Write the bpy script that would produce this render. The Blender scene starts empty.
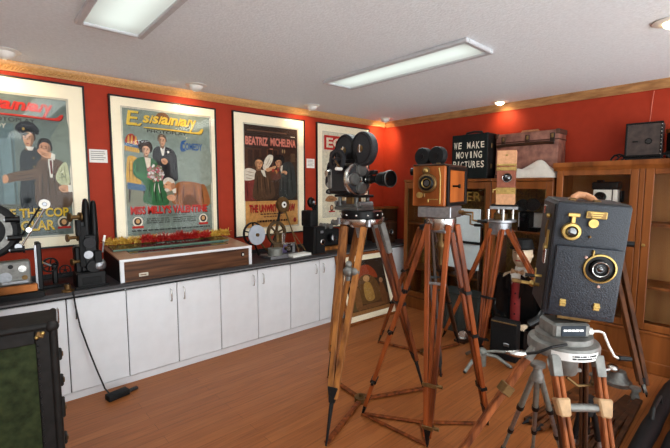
import bpy, bmesh, math, random
from mathutils import Vector, Matrix, Euler
random.seed(7)
R = math.radians
C = bpy.context.scene.collection
PI = math.pi

# ------------------------------------------------------------------ materials
def lin(c):
    return tuple((x/12.92 if x <= .04045 else ((x+.055)/1.055)**2.4) for x in (v/255 for v in c)) + (1.,)

def new_mat(name):
    m = bpy.data.materials.new(name); m.use_nodes = True
    n = m.node_tree.nodes; l = m.node_tree.links
    return m, n, l, n['Principled BSDF']

def mat(name, c, rough=.5, metal=0., var=.12, scale=30., bump=0., spec=.5, coat=0., stretch=None, c2=None, detail=4.):
    """solid colour broken up by object-space noise"""
    m, n, l, p = new_mat(name)
    tc = n.new('ShaderNodeTexCoord'); mp = n.new('ShaderNodeMapping')
    if stretch: mp.inputs['Scale'].default_value = stretch
    nz = n.new('ShaderNodeTexNoise'); nz.inputs['Scale'].default_value = scale; nz.inputs['Detail'].default_value = detail
    cr = n.new('ShaderNodeValToRGB')
    a = lin(c)
    if c2 is None:
        lo = tuple(v*(1-var) for v in a[:3])+(1,); hi = tuple(min(1, v*(1+var)) for v in a[:3])+(1,)
    else:
        lo, hi = lin(c2), a
    cr.color_ramp.elements[0].position = .32; cr.color_ramp.elements[1].position = .68
    cr.color_ramp.elements[0].color = lo; cr.color_ramp.elements[1].color = hi
    l.new(tc.outputs['Object'], mp.inputs['Vector']); l.new(mp.outputs['Vector'], nz.inputs['Vector'])
    l.new(nz.outputs['Fac'], cr.inputs['Fac']); l.new(cr.outputs['Color'], p.inputs['Base Color'])
    p.inputs['Roughness'].default_value = rough; p.inputs['Metallic'].default_value = metal
    p.inputs['Specular IOR Level'].default_value = spec; p.inputs['Coat Weight'].default_value = coat
    p.inputs['Coat Roughness'].default_value = .12
    if bump:
        b = n.new('ShaderNodeBump'); b.inputs['Strength'].default_value = bump; b.inputs['Distance'].default_value = .01
        l.new(nz.outputs['Fac'], b.inputs['Height']); l.new(b.outputs['Normal'], p.inputs['Normal'])
    return m

def wood(name, c, c2, rough=.4, axis='z', scale=18., coat=.0, spec=.5):
    s = {'z': (1, 1, .07), 'x': (.07, 1, 1), 'y': (1, .07, 1)}[axis]
    return mat(name, c, rough, 0, scale=scale, stretch=s, c2=c2, bump=.05, coat=coat, spec=spec, detail=6)

def glass_mat(name, rough=.02, tint=(255, 255, 255), ior=1.22):
    m, n, l, p = new_mat(name)
    out = n['Material Output']; n.remove(p)
    t = n.new('ShaderNodeBsdfTransparent'); t.inputs['Color'].default_value = lin(tint)
    g = n.new('ShaderNodeBsdfGlossy'); g.inputs['Roughness'].default_value = rough
    f = n.new('ShaderNodeFresnel'); f.inputs['IOR'].default_value = ior
    mx = n.new('ShaderNodeMixShader')
    l.new(f.outputs[0], mx.inputs[0]); l.new(t.outputs[0], mx.inputs[1]); l.new(g.outputs[0], mx.inputs[2])
    l.new(mx.outputs[0], out.inputs['Surface'])
    return m

def emit(name, c, s):
    m, n, l, p = new_mat(name)
    p.inputs['Base Color'].default_value = lin(c)
    p.inputs['Emission Color'].default_value = lin(c); p.inputs['Emission Strength'].default_value = s
    return m

def floor_mat():
    m, n, l, p = new_mat('oak_laminate')
    tc = n.new('ShaderNodeTexCoord'); mp = n.new('ShaderNodeMapping')
    mp.inputs['Rotation'].default_value = (0, 0, 0)
    br = n.new('ShaderNodeTexBrick'); br.inputs['Scale'].default_value = 1.
    br.inputs['Brick Width'].default_value = 1.25; br.inputs['Row Height'].default_value = .085
    br.inputs['Mortar Size'].default_value = .0012; br.inputs['Mortar Smooth'].default_value = .2; br.offset = .37
    br.inputs['Color1'].default_value = lin((160, 97, 52)); br.inputs['Color2'].default_value = lin((146, 85, 43))
    br.inputs['Mortar'].default_value = lin((104, 60, 32)); br.inputs['Bias'].default_value = 0
    l.new(tc.outputs['Object'], mp.inputs['Vector']); l.new(mp.outputs['Vector'], br.inputs['Vector'])
    m2 = n.new('ShaderNodeMapping'); m2.inputs['Scale'].default_value = (1.2, 22, 1)
    nz = n.new('ShaderNodeTexNoise'); nz.inputs['Scale'].default_value = 3; nz.inputs['Detail'].default_value = 8
    l.new(tc.outputs['Object'], m2.inputs['Vector']); l.new(m2.outputs['Vector'], nz.inputs['Vector'])
    cr = n.new('ShaderNodeValToRGB'); cr.color_ramp.elements[0].color = (.72, .70, .66, 1); cr.color_ramp.elements[1].color = (1.1, 1.08, 1.05, 1)
    cr.color_ramp.elements[0].position = .3; cr.color_ramp.elements[1].position = .7
    l.new(nz.outputs['Fac'], cr.inputs['Fac'])
    mx = n.new('ShaderNodeMix'); mx.data_type = 'RGBA'; mx.blend_type = 'MULTIPLY'; mx.inputs[0].default_value = 1
    l.new(br.outputs['Color'], mx.inputs[6]); l.new(cr.outputs['Color'], mx.inputs[7])
    l.new(mx.outputs[2], p.inputs['Base Color'])
    p.inputs['Roughness'].default_value = .42; p.inputs['Specular IOR Level'].default_value = .35
    return m

M = {}
M['floor'] = floor_mat()
M['ceiling'] = mat('stippled_ceiling', (231, 238, 242), .95, var=.05, scale=70, bump=.5, spec=.1, detail=6)
M['red'] = mat('red_paint', (162, 52, 29), .65, var=.05, scale=14, bump=.03, spec=.2)
M['plain'] = mat('off_white_paint', (206, 198, 186), .8, var=.03)
M['gilt'] = mat('gilt_rope_moulding', (206, 158, 98), .45, scale=60, c2=(184, 134, 78))
M['pine'] = mat('pale_oak_moulding', (182, 134, 84), .5, scale=40, c2=(140, 96, 56), stretch=(1, .2, 1))
M['white'] = mat('white_laminate', (224, 226, 230), .42, var=.03, scale=9)
M['counter'] = mat('charcoal_laminate', (48, 47, 49), .38, spec=.3, var=.25, scale=90)
M['gap'] = mat('black_shadow_line', (24, 24, 24), .8)
M['black'] = mat('black_enamel', (14, 14, 15), .36, var=.2, scale=25, spec=.2)
M['blackmat'] = mat('matt_black', (23, 23, 24), .6, var=.25, scale=60, spec=.2)
M['crackle'] = mat('black_crackle', (40, 40, 43), .5, var=.3, scale=160, bump=.35, spec=.25)
M['chrome'] = mat('worn_nickel', (196, 194, 190), .25, 1., var=.15, scale=30)
M['steel'] = mat('brushed_steel', (150, 152, 156), .38, .9, var=.15, scale=50)
M['grey_metal'] = mat('dull_grey_casting', (122, 121, 117), .5, .55, var=.22, scale=40, bump=.1)
M['brass'] = mat('brass', (176, 148, 88), .38, .9, var=.18, scale=35)
M['oldbrass'] = mat('tarnished_brass', (112, 86, 52), .42, .8, var=.25, scale=30)
M['copper'] = mat('copper_sheet', (150, 92, 50), .35, .9, var=.4, scale=9)
M['leather'] = mat('black_grain_leather', (43, 49, 60), .42, scale=260, c2=(17, 21, 28), bump=.30, spec=.4)
M['darkside'] = mat('worn_black_leatherette', (32, 30, 30), .5, spec=.3, var=.25, scale=70, bump=.2)
M['tan'] = mat('tan_leather', (190, 132, 92), .5, var=.15, scale=30)
M['wood_red'] = wood('red_mahogany', (158, 78, 34), (78, 34, 14), .40, coat=.05, spec=.22)
M['wood_oak'] = wood('golden_oak_legs', (186, 122, 62), (88, 48, 22), .42, coat=.04, spec=.22)
M['wood_worn'] = wood('worn_varnished_ash', (140, 72, 34), (66, 30, 13), .52, scale=24, spec=.15)
M['wood_box'] = wood('polished_teak', (180, 98, 42), (128, 62, 22), .35, coat=.12, scale=14, spec=.3)
M['wood_dark'] = wood('dark_brown_wood', (70, 42, 25), (34, 20, 12), .45, spec=.25)
M['wood_case'] = wood('brown_bookcase_wood', (146, 84, 38), (92, 48, 19), .42, coat=.05, scale=9, spec=.25)
M['wood_case_back'] = wood('bookcase_back_panel', (176, 124, 74), (138, 90, 48), .6, scale=7, spec=.25)
M['wood_gold'] = mat('gold_flecked_backing', (140, 104, 44), .5, scale=55, c2=(84, 58, 22))
M['walnut'] = wood('walnut_veneer', (108, 68, 40), (56, 32, 18), .42, axis='x', scale=30, spec=.25)
M['cream'] = mat('cream_mat_board', (250, 237, 208), .8, var=.02)
M['frame'] = mat('black_picture_frame', (22, 19, 19), .35, spec=.3)
M['glass'] = glass_mat('picture_glass')
M['pane'] = glass_mat('door_glass')
def diffuser_mat(s):
    # prismatic lamp cover: brightest over the tubes, dimmer towards its sides and ends
    m, n, l, p = new_mat('lamp_diffuser'); p.inputs['Base Color'].default_value = lin((200, 206, 204)); p.inputs['Emission Color'].default_value = lin((230, 248, 240))
    tc = n.new('ShaderNodeTexCoord'); sp = n.new('ShaderNodeSeparateXYZ'); l.new(tc.outputs['Object'], sp.inputs[0]); o = []
    for ax, a, b, lo in (('X', .02, .15, .52), ('Y', .50, .67, .62)):
        ab = n.new('ShaderNodeMath'); ab.operation = 'ABSOLUTE'; l.new(sp.outputs[ax], ab.inputs[0]); mr = n.new('ShaderNodeMapRange'); mr.interpolation_type = 'SMOOTHSTEP'
        for i, v in ((1, a), (2, b), (3, s if ax == 'X' else 1.), (4, lo*(s if ax == 'X' else 1.))): mr.inputs[i].default_value = v
        l.new(ab.outputs[0], mr.inputs[0]); o.append(mr.outputs[0])
    mu = n.new('ShaderNodeMath'); mu.operation = 'MULTIPLY'; l.new(o[0], mu.inputs[0]); l.new(o[1], mu.inputs[1]); l.new(mu.outputs[0], p.inputs['Emission Strength'])
    p.inputs['Roughness'].default_value = .6
    return m
M['diffuser'] = diffuser_mat(.34)
M['bulb'] = emit('warm_bulb', (255, 226, 176), 7.)
M['dome'] = emit('spot_dome_face', (255, 236, 206), .5)
M['alu'] = mat('grey_aluminium', (196, 198, 202), .45, .2, var=.05)
M['offwhite'] = mat('white_plastic', (226, 222, 214), .4, var=.03)
M['paleblue'] = mat('pale_blue_card', (206, 220, 224), .6, var=.03)
M['green'] = mat('green_canvas', (50, 58, 33), .8, spec=.15, scale=24, c2=(28, 34, 18), bump=.15)
M['trunkblack'] = mat('black_fibre_trim', (27, 25, 24), .55, spec=.2, var=.35, scale=20, bump=.1)
M['trunkbrown'] = mat('rusted_trunk_tin', (160, 108, 90), .55, scale=13, c2=(104, 62, 52), bump=.15)
M['cloth'] = mat('white_cotton', (226, 222, 212), .9, var=.05)
M['rubber'] = mat('black_rubber', (20, 20, 20), .6)
M['gold_tinsel'] = mat('gold_tinsel_foil', (226, 186, 84), .35, .4)
M['red_tinsel'] = mat('red_tinsel_foil', (186, 40, 34), .4, .2)
M['mirror'] = mat('dark_glass_top', (90, 96, 92), .05, .75, var=.05)
M['skin'] = mat('painted_pale_face', (222, 200, 170), .5, var=.04)
M['satin'] = mat('glossy_black_satin', (12, 12, 13), .2, spec=.35)
M['redcloth'] = mat('dark_red_cloth', (130, 30, 30), .6)
M['tie'] = mat('brown_patterned_tie', (120, 70, 44), .6, scale=60, c2=(190, 150, 110))
M['paper'] = mat('white_paper', (232, 230, 224), .8, var=.03)
M['lens'] = mat('lens_glass', (14, 16, 22), .06, .0, spec=.9, coat=1.)
M['grey_tube'] = mat('grey_painted_tube', (120, 122, 116), .45, .4, var=.2)
M['disc'] = mat('pale_zinc_disc', (176, 184, 196), .45, .3, var=.06)
M['browniron'] = mat('brown_iron', (84, 64, 40), .5, .4, var=.2)
M['lid'] = mat('tan_lid_veneer', (158, 118, 92), .4, var=.12, scale=14)
M['plate'] = mat('white_metal_plate', (222, 222, 220), .35, .3, var=.1)
M['ironbox'] = mat('worn_black_iron', (74, 62, 58), .5, var=.25, scale=18, c2=(48, 42, 40), spec=.25)
M['wood_brown'] = wood('aged_brown_wood', (104, 60, 30), (52, 28, 14), .5, spec=.2)
M['wood_scuffed'] = wood('scuffed_leg_wood', (156, 88, 48), (74, 34, 16), .5, spec=.15, scale=34)
M['gunmetal'] = mat('gunmetal', (92, 92, 90), .4, .5, var=.2, scale=30)
M['wrap'] = mat('pale_leather_wrap', (176, 142, 104), .6, var=.2, scale=40)
_cols = {}
def flat(c, rough=.6):
    k = tuple(c)
    if k not in _cols:
        _cols[k] = mat('ink_%02x%02x%02x' % k, c, rough, var=.14, scale=34, spec=.15)
    return _cols[k]

# ------------------------------------------------------------------ mesh building
class MB:
    def __init__(s):
        s.bm = bmesh.new(); s.mats = []
    def mi(s, m):
        if isinstance(m, str): m = M[m]
        if m not in s.mats: s.mats.append(m)
        return s.mats.index(m)
    def merge(s, tb, m, mx=None):
        i = s.mi(m); vm = {}
        for v in tb.verts:
            vm[v] = s.bm.verts.new((mx @ v.co) if mx is not None else v.co)
        for f in tb.faces:
            try:
                g = s.bm.faces.new([vm[v] for v in f.verts]); g.material_index = i
            except ValueError: pass
        tb.free(); return s
    def box(s, c, size, m, rot=None, bev=0., seg=1):
        tb = bmesh.new(); bmesh.ops.create_cube(tb, size=1.)
        for v in tb.verts: v.co = Vector((v.co.x*size[0], v.co.y*size[1], v.co.z*size[2]))
        if bev: bmesh.ops.bevel(tb, geom=tb.edges[:], offset=min(bev, min(size)*.45), segments=seg, affect='EDGES', profile=.5)
        mx = Matrix.Translation(c)
        if rot is not None: mx = mx @ (rot if isinstance(rot, Matrix) else Euler(rot).to_matrix().to_4x4())
        return s.merge(tb, m, mx)
    def span(s, a, b, m, bev=0., seg=1):
        return s.box([(a[i]+b[i])/2 for i in range(3)], [abs(b[i]-a[i]) for i in range(3)], m, None, bev, seg)
    def cyl(s, p0, p1, r0, m, r1=None, seg=20, cap=True):
        p0, p1 = Vector(p0), Vector(p1); d = p1-p0
        tb = bmesh.new()
        bmesh.ops.create_cone(tb, cap_ends=cap, segments=seg, radius1=r0, radius2=r0 if r1 is None else r1, depth=d.length)
        return s.merge(tb, m, Matrix.Translation((p0+p1)/2) @ d.to_track_quat('Z', 'Y').to_matrix().to_4x4())
    def lathe(s, prof, m, o=(0, 0, 0), axis=(0, 0, 1), seg=28):
        """prof: list of (radius, height along axis)"""
        tb = bmesh.new(); rings = []
        for r, z in prof:
            if r < 1e-5: rings.append([tb.verts.new((0, 0, z))])
            else: rings.append([tb.verts.new((r*math.cos(2*PI*k/seg), r*math.sin(2*PI*k/seg), z)) for k in range(seg)])
        for a, b in zip(rings, rings[1:]):
            for k in range(seg):
                q = [a[k % len(a)], a[(k+1) % len(a)], b[(k+1) % len(b)], b[k % len(b)]]
                u = []
                for v in q:
                    if v not in u: u.append(v)
                if len(u) > 2: tb.faces.new(u)
        bmesh.ops.recalc_face_normals(tb, faces=tb.faces[:])
        return s.merge(tb, m, Matrix.Translation(o) @ Vector(axis).to_track_quat('Z', 'Y').to_matrix().to_4x4())
    def tube(s, pts, r, m, seg=8, close=False):
        pts = [Vector(p) for p in pts]; tb = bmesh.new(); rings = []; up = None
        n = len(pts)
        for i, p in enumerate(pts):
            if close: t = pts[(i+1) % n]-pts[i-1]
            else: t = pts[min(i+1, n-1)]-pts[max(i-1, 0)]
            t.normalize()
            if up is None:
                up = t.cross(Vector((0, 0, 1)) if abs(t.z) < .9 else Vector((1, 0, 0))).normalized()
            up = (up-t*up.dot(t)).normalized(); w = t.cross(up)
            rr = r[i] if isinstance(r, (list, tuple)) else r
            rings.append([tb.verts.new(p+(up*math.cos(2*PI*k/seg)+w*math.sin(2*PI*k/seg))*rr) for k in range(seg)])
        prs = list(zip(rings, rings[1:]))+([(rings[-1], rings[0])] if close else [])
        for a, b in prs:
            for k in range(seg): tb.faces.new([a[k], a[(k+1) % seg], b[(k+1) % seg], b[k]])
        if not close:
            tb.faces.new(rings[0][::-1]); tb.faces.new(rings[-1])
        bmesh.ops.recalc_face_normals(tb, faces=tb.faces[:])
        return s.merge(tb, m)
    def beam(s, p0, p1, side, wx, wy, m, wx1=None, wy1=None, bev=.003):
        """rectangular bar from p0 to p1; wx across the side vector, wy at right angles to it"""
        p0, p1 = Vector(p0), Vector(p1); t = (p1-p0).normalized(); sd = Vector(side); sd = (sd-t*sd.dot(t)).normalized(); w = t.cross(sd)
        wx1 = wx if wx1 is None else wx1; wy1 = wy if wy1 is None else wy1
        tb = bmesh.new(); q = []
        for p, a, b in ((p0, wx, wy), (p1, wx1, wy1)):
            q.append([tb.verts.new(p+sd*a/2*i+w*b/2*j) for i, j in ((-1, -1), (1, -1), (1, 1), (-1, 1))])
        tb.faces.new(q[0][::-1]); tb.faces.new(q[1])
        for k in range(4): tb.faces.new([q[0][k], q[0][(k+1) % 4], q[1][(k+1) % 4], q[1][k]])
        bmesh.ops.recalc_face_normals(tb, faces=tb.faces[:])
        if bev: bmesh.ops.bevel(tb, geom=tb.edges[:], offset=bev, segments=1, affect='EDGES')
        return s.merge(tb, m)
    def prism(s, poly, d, m, mx=None, bev=0.):
        """poly in local XZ, extruded from y=0 to y=d"""
        tb = bmesh.new()
        f = [tb.verts.new((x, 0, z)) for x, z in poly]; b = [tb.verts.new((x, d, z)) for x, z in poly]
        tb.faces.new(f); tb.faces.new(b[::-1]); n = len(poly)
        for k in range(n): tb.faces.new([f[k], b[k], b[(k+1) % n], f[(k+1) % n]])
        bmesh.ops.recalc_face_normals(tb, faces=tb.faces[:])
        if bev: bmesh.ops.bevel(tb, geom=tb.edges[:], offset=bev, segments=2, affect='EDGES')
        return s.merge(tb, m, mx)
    def face(s, pts, m):
        tb = bmesh.new(); tb.faces.new([tb.verts.new(p) for p in pts]); return s.merge(tb, m)
    def ball(s, c, r, m, sc=(1, 1, 1), seg=16):
        tb = bmesh.new(); bmesh.ops.create_uvsphere(tb, u_segments=seg, v_segments=max(6, seg//2+2), radius=r)
        return s.merge(tb, m, Matrix.Translation(c) @ Matrix.Diagonal((*sc, 1)))
    def loft(s, rings, m, seg=20, cap=True):
        """rings: (centre, half width x, half depth y)"""
        tb = bmesh.new(); rr = []
        for c, a, b in rings:
            rr.append([tb.verts.new((c[0]+a*math.cos(2*PI*k/seg), c[1]+b*math.sin(2*PI*k/seg), c[2])) for k in range(seg)])
        for a, b in zip(rr, rr[1:]):
            for k in range(seg): tb.faces.new([a[k], a[(k+1) % seg], b[(k+1) % seg], b[k]])
        if cap: tb.faces.new(rr[0][::-1]); tb.faces.new(rr[-1])
        bmesh.ops.recalc_face_normals(tb, faces=tb.faces[:])
        return s.merge(tb, m)
    def text(s, body, x0, x1, z0, z1, m, y=0., shear=0., off=0., space=1., mx=None, font_depth=0.):
        """lettering filling the box x0..x1, z0..z1 of the local XZ plane, facing -Y"""
        cu = bpy.data.curves.new('lettering', 'FONT'); cu.body = body; cu.shear = shear; cu.offset = off
        cu.space_character = space; cu.resolution_u = 3; cu.extrude = font_depth
        ob = bpy.data.objects.new('lettering', cu); C.objects.link(ob)
        bpy.context.view_layer.update()
        me = bpy.data.meshes.new_from_object(ob.evaluated_get(bpy.context.evaluated_depsgraph_get()))
        bpy.data.objects.remove(ob); bpy.data.curves.remove(cu)
        xs = [v.co.x for v in me.vertices]; ys = [v.co.y for v in me.vertices]
        ax, bx, ay, by = min(xs), max(xs), min(ys), max(ys)
        sx = (x1-x0)/(bx-ax); sz = (z1-z0)/(by-ay)
        tb = bmesh.new(); tb.from_mesh(me); bpy.data.meshes.remove(me)
        for v in tb.verts:
            v.co = Vector((x0+(v.co.x-ax)*sx, y-v.co.z*min(sx, sz), z0+(v.co.y-ay)*sz))
        return s.merge(tb, m, mx)
    def build(s, name, parent=None, smooth=35, loc=None, rot=None):
        me = bpy.data.meshes.new(name); s.bm.to_mesh(me); s.bm.free()
        for m in s.mats: me.materials.append(m)
        if smooth:
            me.polygons.foreach_set('use_smooth', [True]*len(me.polygons)); me.set_sharp_from_angle(angle=R(smooth))
        o = bpy.data.objects.new(name, me); C.objects.link(o)
        if parent: o.parent = parent
        if loc is not None: o.location = loc
        if rot is not None: o.rotation_euler = rot
        return o

def tag(o, label, cat, group=None, kind=None):
    o['label'] = label; o['category'] = cat
    if group: o['group'] = group
    if kind: o['kind'] = kind
    return o
def thing(name, label, cat, loc=(0, 0, 0), rot=(0, 0, 0), group=None):
    o = bpy.data.objects.new(name, None); C.objects.link(o); o.empty_display_size = .1
    o.location = loc; o.rotation_euler = rot
    return tag(o, label, cat, group)
def struct(o):
    o['kind'] = 'structure'; return o
def copy_tree(o, parent=None, kids=None):
    """a thing, its parts and their sub-parts"""
    c = o.copy(); C.objects.link(c)
    if parent: c.parent = parent
    for ch in list(o.children): copy_tree(ch, c)
    return c
def light(kind, name, loc, energy, color=(1, 1, 1), rot=(0, 0, 0), **kw):
    d = bpy.data.lights.new(name, kind); d.energy = energy; d.color = color
    for k, v in kw.items(): setattr(d, k, v)
    o = bpy.data.objects.new(name, d); C.objects.link(o); o.location = loc; o.rotation_euler = rot
    return o
def helix(c, r, turns, n=40, z=.0):
    return [(c[0]+r*math.cos(2*PI*turns*k/n), c[1]+r*math.sin(2*PI*turns*k/n), c[2]+z*k/n) for k in range(n+1)]

# ------------------------------------------------------------------ camera (1.55 m above the floor in the doorway corner)
cd = bpy.data.cameras.new('view'); cam = bpy.data.objects.new('view', cd); C.objects.link(cam)
cd.sensor_width = 36.; cd.lens = 36.*398/670; cd.clip_start = .02
cam.location = (0, 0, 1.55); cam.rotation_euler = (R(90-5.311), 0, R(47.811-90))
bpy.context.scene.camera = cam

# ------------------------------------------------------------------ setting
H = 2.48
XB, YL, XF, YR = 4.5, 3.9, -2.6, -2.4       # back wall, poster wall, unseen light-blocking wall behind the viewer, side left open for world light
struct(MB().span((XF-.1, YR-.1, -.08), (XB+.1, YL+.1, 0), 'floor').build('floor'))
struct(MB().span((XF-.1, YR-.1, H), (XB+.1, YL+.1, H+.08), 'ceiling').build('ceiling'))
struct(MB().span((XF-.1, YL, 0), (XB+.1, YL+.1, H), 'red').build('wall_left'))
struct(MB().span((XB, YR-.1, 0), (XB+.1, YL, H), 'red').build('wall_back'))
struct(MB().span((XF-.1, YR-.1, 0), (XF, YL, H), 'plain').build('wall_front_block'))  # unseen wall added to block world light from this side
# crown mouldings: carved gilt rope on the poster wall, plain oak on the back wall
t = MB()
t.prism([(0, 0), (.018, .0), (.024, .018), (.040, .038), (.05, .058), (.05, .07), (0, .07)], XB-XF, 'gilt',
        Matrix.Translation((XF, YL, H-.07)) @ Matrix(((0, 1, 0, 0), (-1, 0, 0, 0), (0, 0, 1, 0), (0, 0, 0, 1))))
n = 360
for k in range(n):
    x = XF+(XB-XF)*(k+.5)/n
    if x > -.6: t.cyl((x-.010, YL-.022, H-.062), (x+.010, YL-.036, H-.040), .0062, 'gilt', seg=6)
struct(t.build('trim_1', smooth=50))
t = MB()
t.prism([(0, 0), (.016, .0), (.022, .018), (.040, .048), (.046, .078), (0, .078)], YL-.05-YR, 'pine',
        Matrix.Translation((XB, YR, H-.078)) @ Matrix(((-1, 0, 0, 0), (0, 1, 0, 0), (0, 0, 1, 0), (0, 0, 0, 1))))
struct(t.build('trim_2', smooth=50))

# ------------------------------------------------------------------ ceiling lamps
LE = 6.
def panel_light(x0, x1, y0, y1, label):
    t = thing('fluorescent_ceiling_light', label, 'ceiling light', ((x0+x1)/2, (y0+y1)/2, H))
    a, b = (x1-x0)/2, (y1-y0)/2; w = .035
    f = MB()
    for sx in (-1, 1):
        f.span((sx*a, -b, -.028), (sx*(a-w), b, 0), 'alu', bev=.006)
        f.span((-a+w, sx*b, -.028), (a-w, sx*(b-w), 0), 'alu', bev=.006)
    f.build('frame', t)
    MB().span((-a+w, -b+w, -.014), (a-w, b-w, -.004), 'diffuser').build('diffuser', t)
    light('AREA', 'tube_lamp', ((x0+x1)/2, (y0+y1)/2, H-.032), LE, (.93, 1., .97), (0, 0, 0), shape='RECTANGLE', size=2*a-.08, size_y=2*b-.08)
    return t
panel_light(2.33, 2.69, 1.354, 2.735, 'long fluorescent ceiling light with grey frame near the middle of the ceiling')
panel_light(.475, .835, 1.29, 2.685, 'fluorescent ceiling light cut off by the top edge, above the left posters')
panel_light(.475, .835, -1.9, -.5, 'added unseen fluorescent ceiling light behind the viewer on the left')  # this fixture and the next are unseen, added for extra room light
panel_light(2.33, 2.69, -1.9, -.5, 'added unseen fluorescent ceiling light behind the viewer on the right')

def ceiling_spot(x, y, dx, dy, label, e, dome=True):
    t = thing('ceiling_spotlight', label, 'spotlight', (x, y, H), group='small recessed spotlights')
    r = MB(); r.lathe([(.045, -.002), (.092, -.002), (.094, -.006), (.07, -.014), (.045, -.014)], 'offwhite'); r.build('trim_ring', t)
    e_ = MB(); e_.lathe([(.062, -.004), (.061, -.022), (.052, -.040), (.034, -.054), (0, -.06)] if dome else [(.042, -.002), (.042, -.018), (.034, -.03), (.018, -.038), (0, -.04)], 'offwhite' if dome else 'bulb')
    e_.build('eyeball' if dome else 'bulb', t)
    if dome:
        d = Vector((dx, dy, -.4)).normalized()
        MB().cyl(Vector((0, 0, -.02))+d*.028, Vector((0, 0, -.02))+d*.046, .022, 'dome', seg=16).build('bulb', t)
    aim = Vector((dx, dy, -.62)).normalized()
    light('SPOT', 'spot_lamp', (x+dx*.02, y+dy*.02, H-.085), e, (1., .72, .42), aim.to_track_quat('-Z', 'Y').to_euler(),
          spot_size=R(125), spot_blend=1., shadow_soft_size=.04)
SE = 2.6
ceiling_spot(.218, 3.60, 0, 1, 'white dome spotlight over the leftmost poster', SE)
ceiling_spot(1.568, 3.62, 0, 1, 'white dome spotlight over the green dress poster', SE)
ceiling_spot(2.932, 3.63, 0, 1, 'white dome spotlight between the two posters on the right of the wall', SE)
ceiling_spot(4.20, 3.62, .6, .8, 'dome spotlight in the far corner of the ceiling', SE*3.2)
ceiling_spot(4.326, 2.089, .9, 0, 'lit round spotlight above the black case and brown trunk', SE*.8, False)
ceiling_spot(2.97, .455, .7, 0, 'lit spotlight at the right edge of the ceiling', SE*.4, False)

# ------------------------------------------------------------------ framed posters on the red wall
class Art:
    """a print: inks laid as thin flat layers, u 0..1 across and v 0..1 up"""
    def __init__(s, x0, x1, z0, z1, y):
        s.m = MB(); s.b = (x0, x1, z0, z1); s.y = y; s.k = 0
    def P(s, u, v): return (s.b[0]+u*(s.b[1]-s.b[0]), s.b[2]+v*(s.b[3]-s.b[2]))
    def poly(s, pts, c):
        s.k += 1; y = s.y-.00006*s.k
        q = [s.P(*p) for p in pts]
        area = sum(q[i][0]*q[(i+1) % len(q)][1]-q[(i+1) % len(q)][0]*q[i][1] for i in range(len(q)))
        if area < 0: q = q[::-1]
        s.m.face([(x, y, z) for x, z in q], flat(c)); return s
    def rect(s, u0, u1, v0, v1, c): return s.poly([(u0, v0), (u1, v0), (u1, v1), (u0, v1)], c)
    def ell(s, u, v, a, b, c, n=22, rot=0):
        return s.poly([(u+a*math.cos(2*PI*k/n)*math.cos(rot)-b*math.sin(2*PI*k/n)*math.sin(rot),
                        v+a*math.cos(2*PI*k/n)*math.sin(rot)+b*math.sin(2*PI*k/n)*math.cos(rot)) for k in range(n)], c)
    def curve(s, pts, c, n=5):
        """closed smooth outline through the points"""
        o = []; L = len(pts)
        for i in range(L):
            a, b, d, e = (Vector(pts[(i+j) % L]) for j in (-1, 0, 1, 2))
            for k in range(n):
                t = k/n
                o.append(tuple(.5*((2*b)+(d-a)*t+(2*a-5*b+4*d-e)*t*t+(3*b-a-3*d+e)*t**3)))
        return s.poly(o, c)
    def text(s, body, u0, u1, v0, v1, c, shear=0., off=0., space=1.):
        s.k += 1; x0, z0 = s.P(u0, v0); x1, z1 = s.P(u1, v1)
        s.m.text(body, x0, x1, z0, z1, flat(c), s.y-.00006*s.k, shear, off, space); return s
    def lines(s, u0, u1, v0, v1, n, c):
        """rows of unreadably small print as broken bars"""
        rnd = random.Random(int(u0*100)+n)
        for i in range(n):
            v = v0+(v1-v0)*(i+.5)/n; h = (v1-v0)/n*.28; u = u0
            while u < u1-.01:
                w = rnd.uniform(.015, .06); s.rect(u, min(u1, u+w), v-h, v+h, c); u += w+.01
        return s
    def build(s, parent): return s.m.build('print', parent, smooth=0)

def banner(a, u0, u1, v0, v1, c, dark):
    """the zigzag heading: a tall first letter, then letters joined by slanting strokes and a swash below"""
    w = u1-u0; hh = v1-v0
    U = lambda q: u0+w*q
    V = lambda q: v0+hh*q
    for d, col in ((.006, dark), (0., c)):
        a.text('E', U(.0)+d, U(.15)+d, V(.22)-d*.7, V(1.)-d*.7, col, .12, .012)
        a.poly([(U(.01)+d, V(.20)-d), (U(.16)+d, V(.20)-d), (U(.19)+d, V(.36)-d), (U(.165)+d, V(.36)-d), (U(.14)+d, V(.27)-d), (U(.01)+d, V(.27)-d)], col)
        q = .195
        for ch, cw_ in (('s', .088), ('s', .088), ('a', .096), ('n', .104), ('a', .096), ('y', .105)):
            b = V(.40) if ch != 'y' else V(.12)
            a.text(ch, U(q)+d, U(q+cw_)+d, b-d*.7, V(.84)-d*.7, col, .22, .03)
            a.poly([(U(q+cw_-.01)+d, V(.40)-d), (U(q+cw_+.012)+d, V(.40)-d), (U(q+cw_+.050)+d, V(.86)-d), (U(q+cw_+.030)+d, V(.86)-d)], col) if ch != 'y' else None
            q += cw_+.026
        a.curve([(U(.24)+d, V(.17)-d), (U(.6)+d, V(.16)-d), (U(.90)+d, V(.13)-d), (U(.97)+d, V(.34)-d), (U(1.)+d, V(.34)-d), (U(.97)+d, V(.06)-d), (U(.90)+d, V(.02)-d), (U(.6)+d, V(.08)-d), (U(.24)+d, V(.11)-d)], col)

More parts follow.
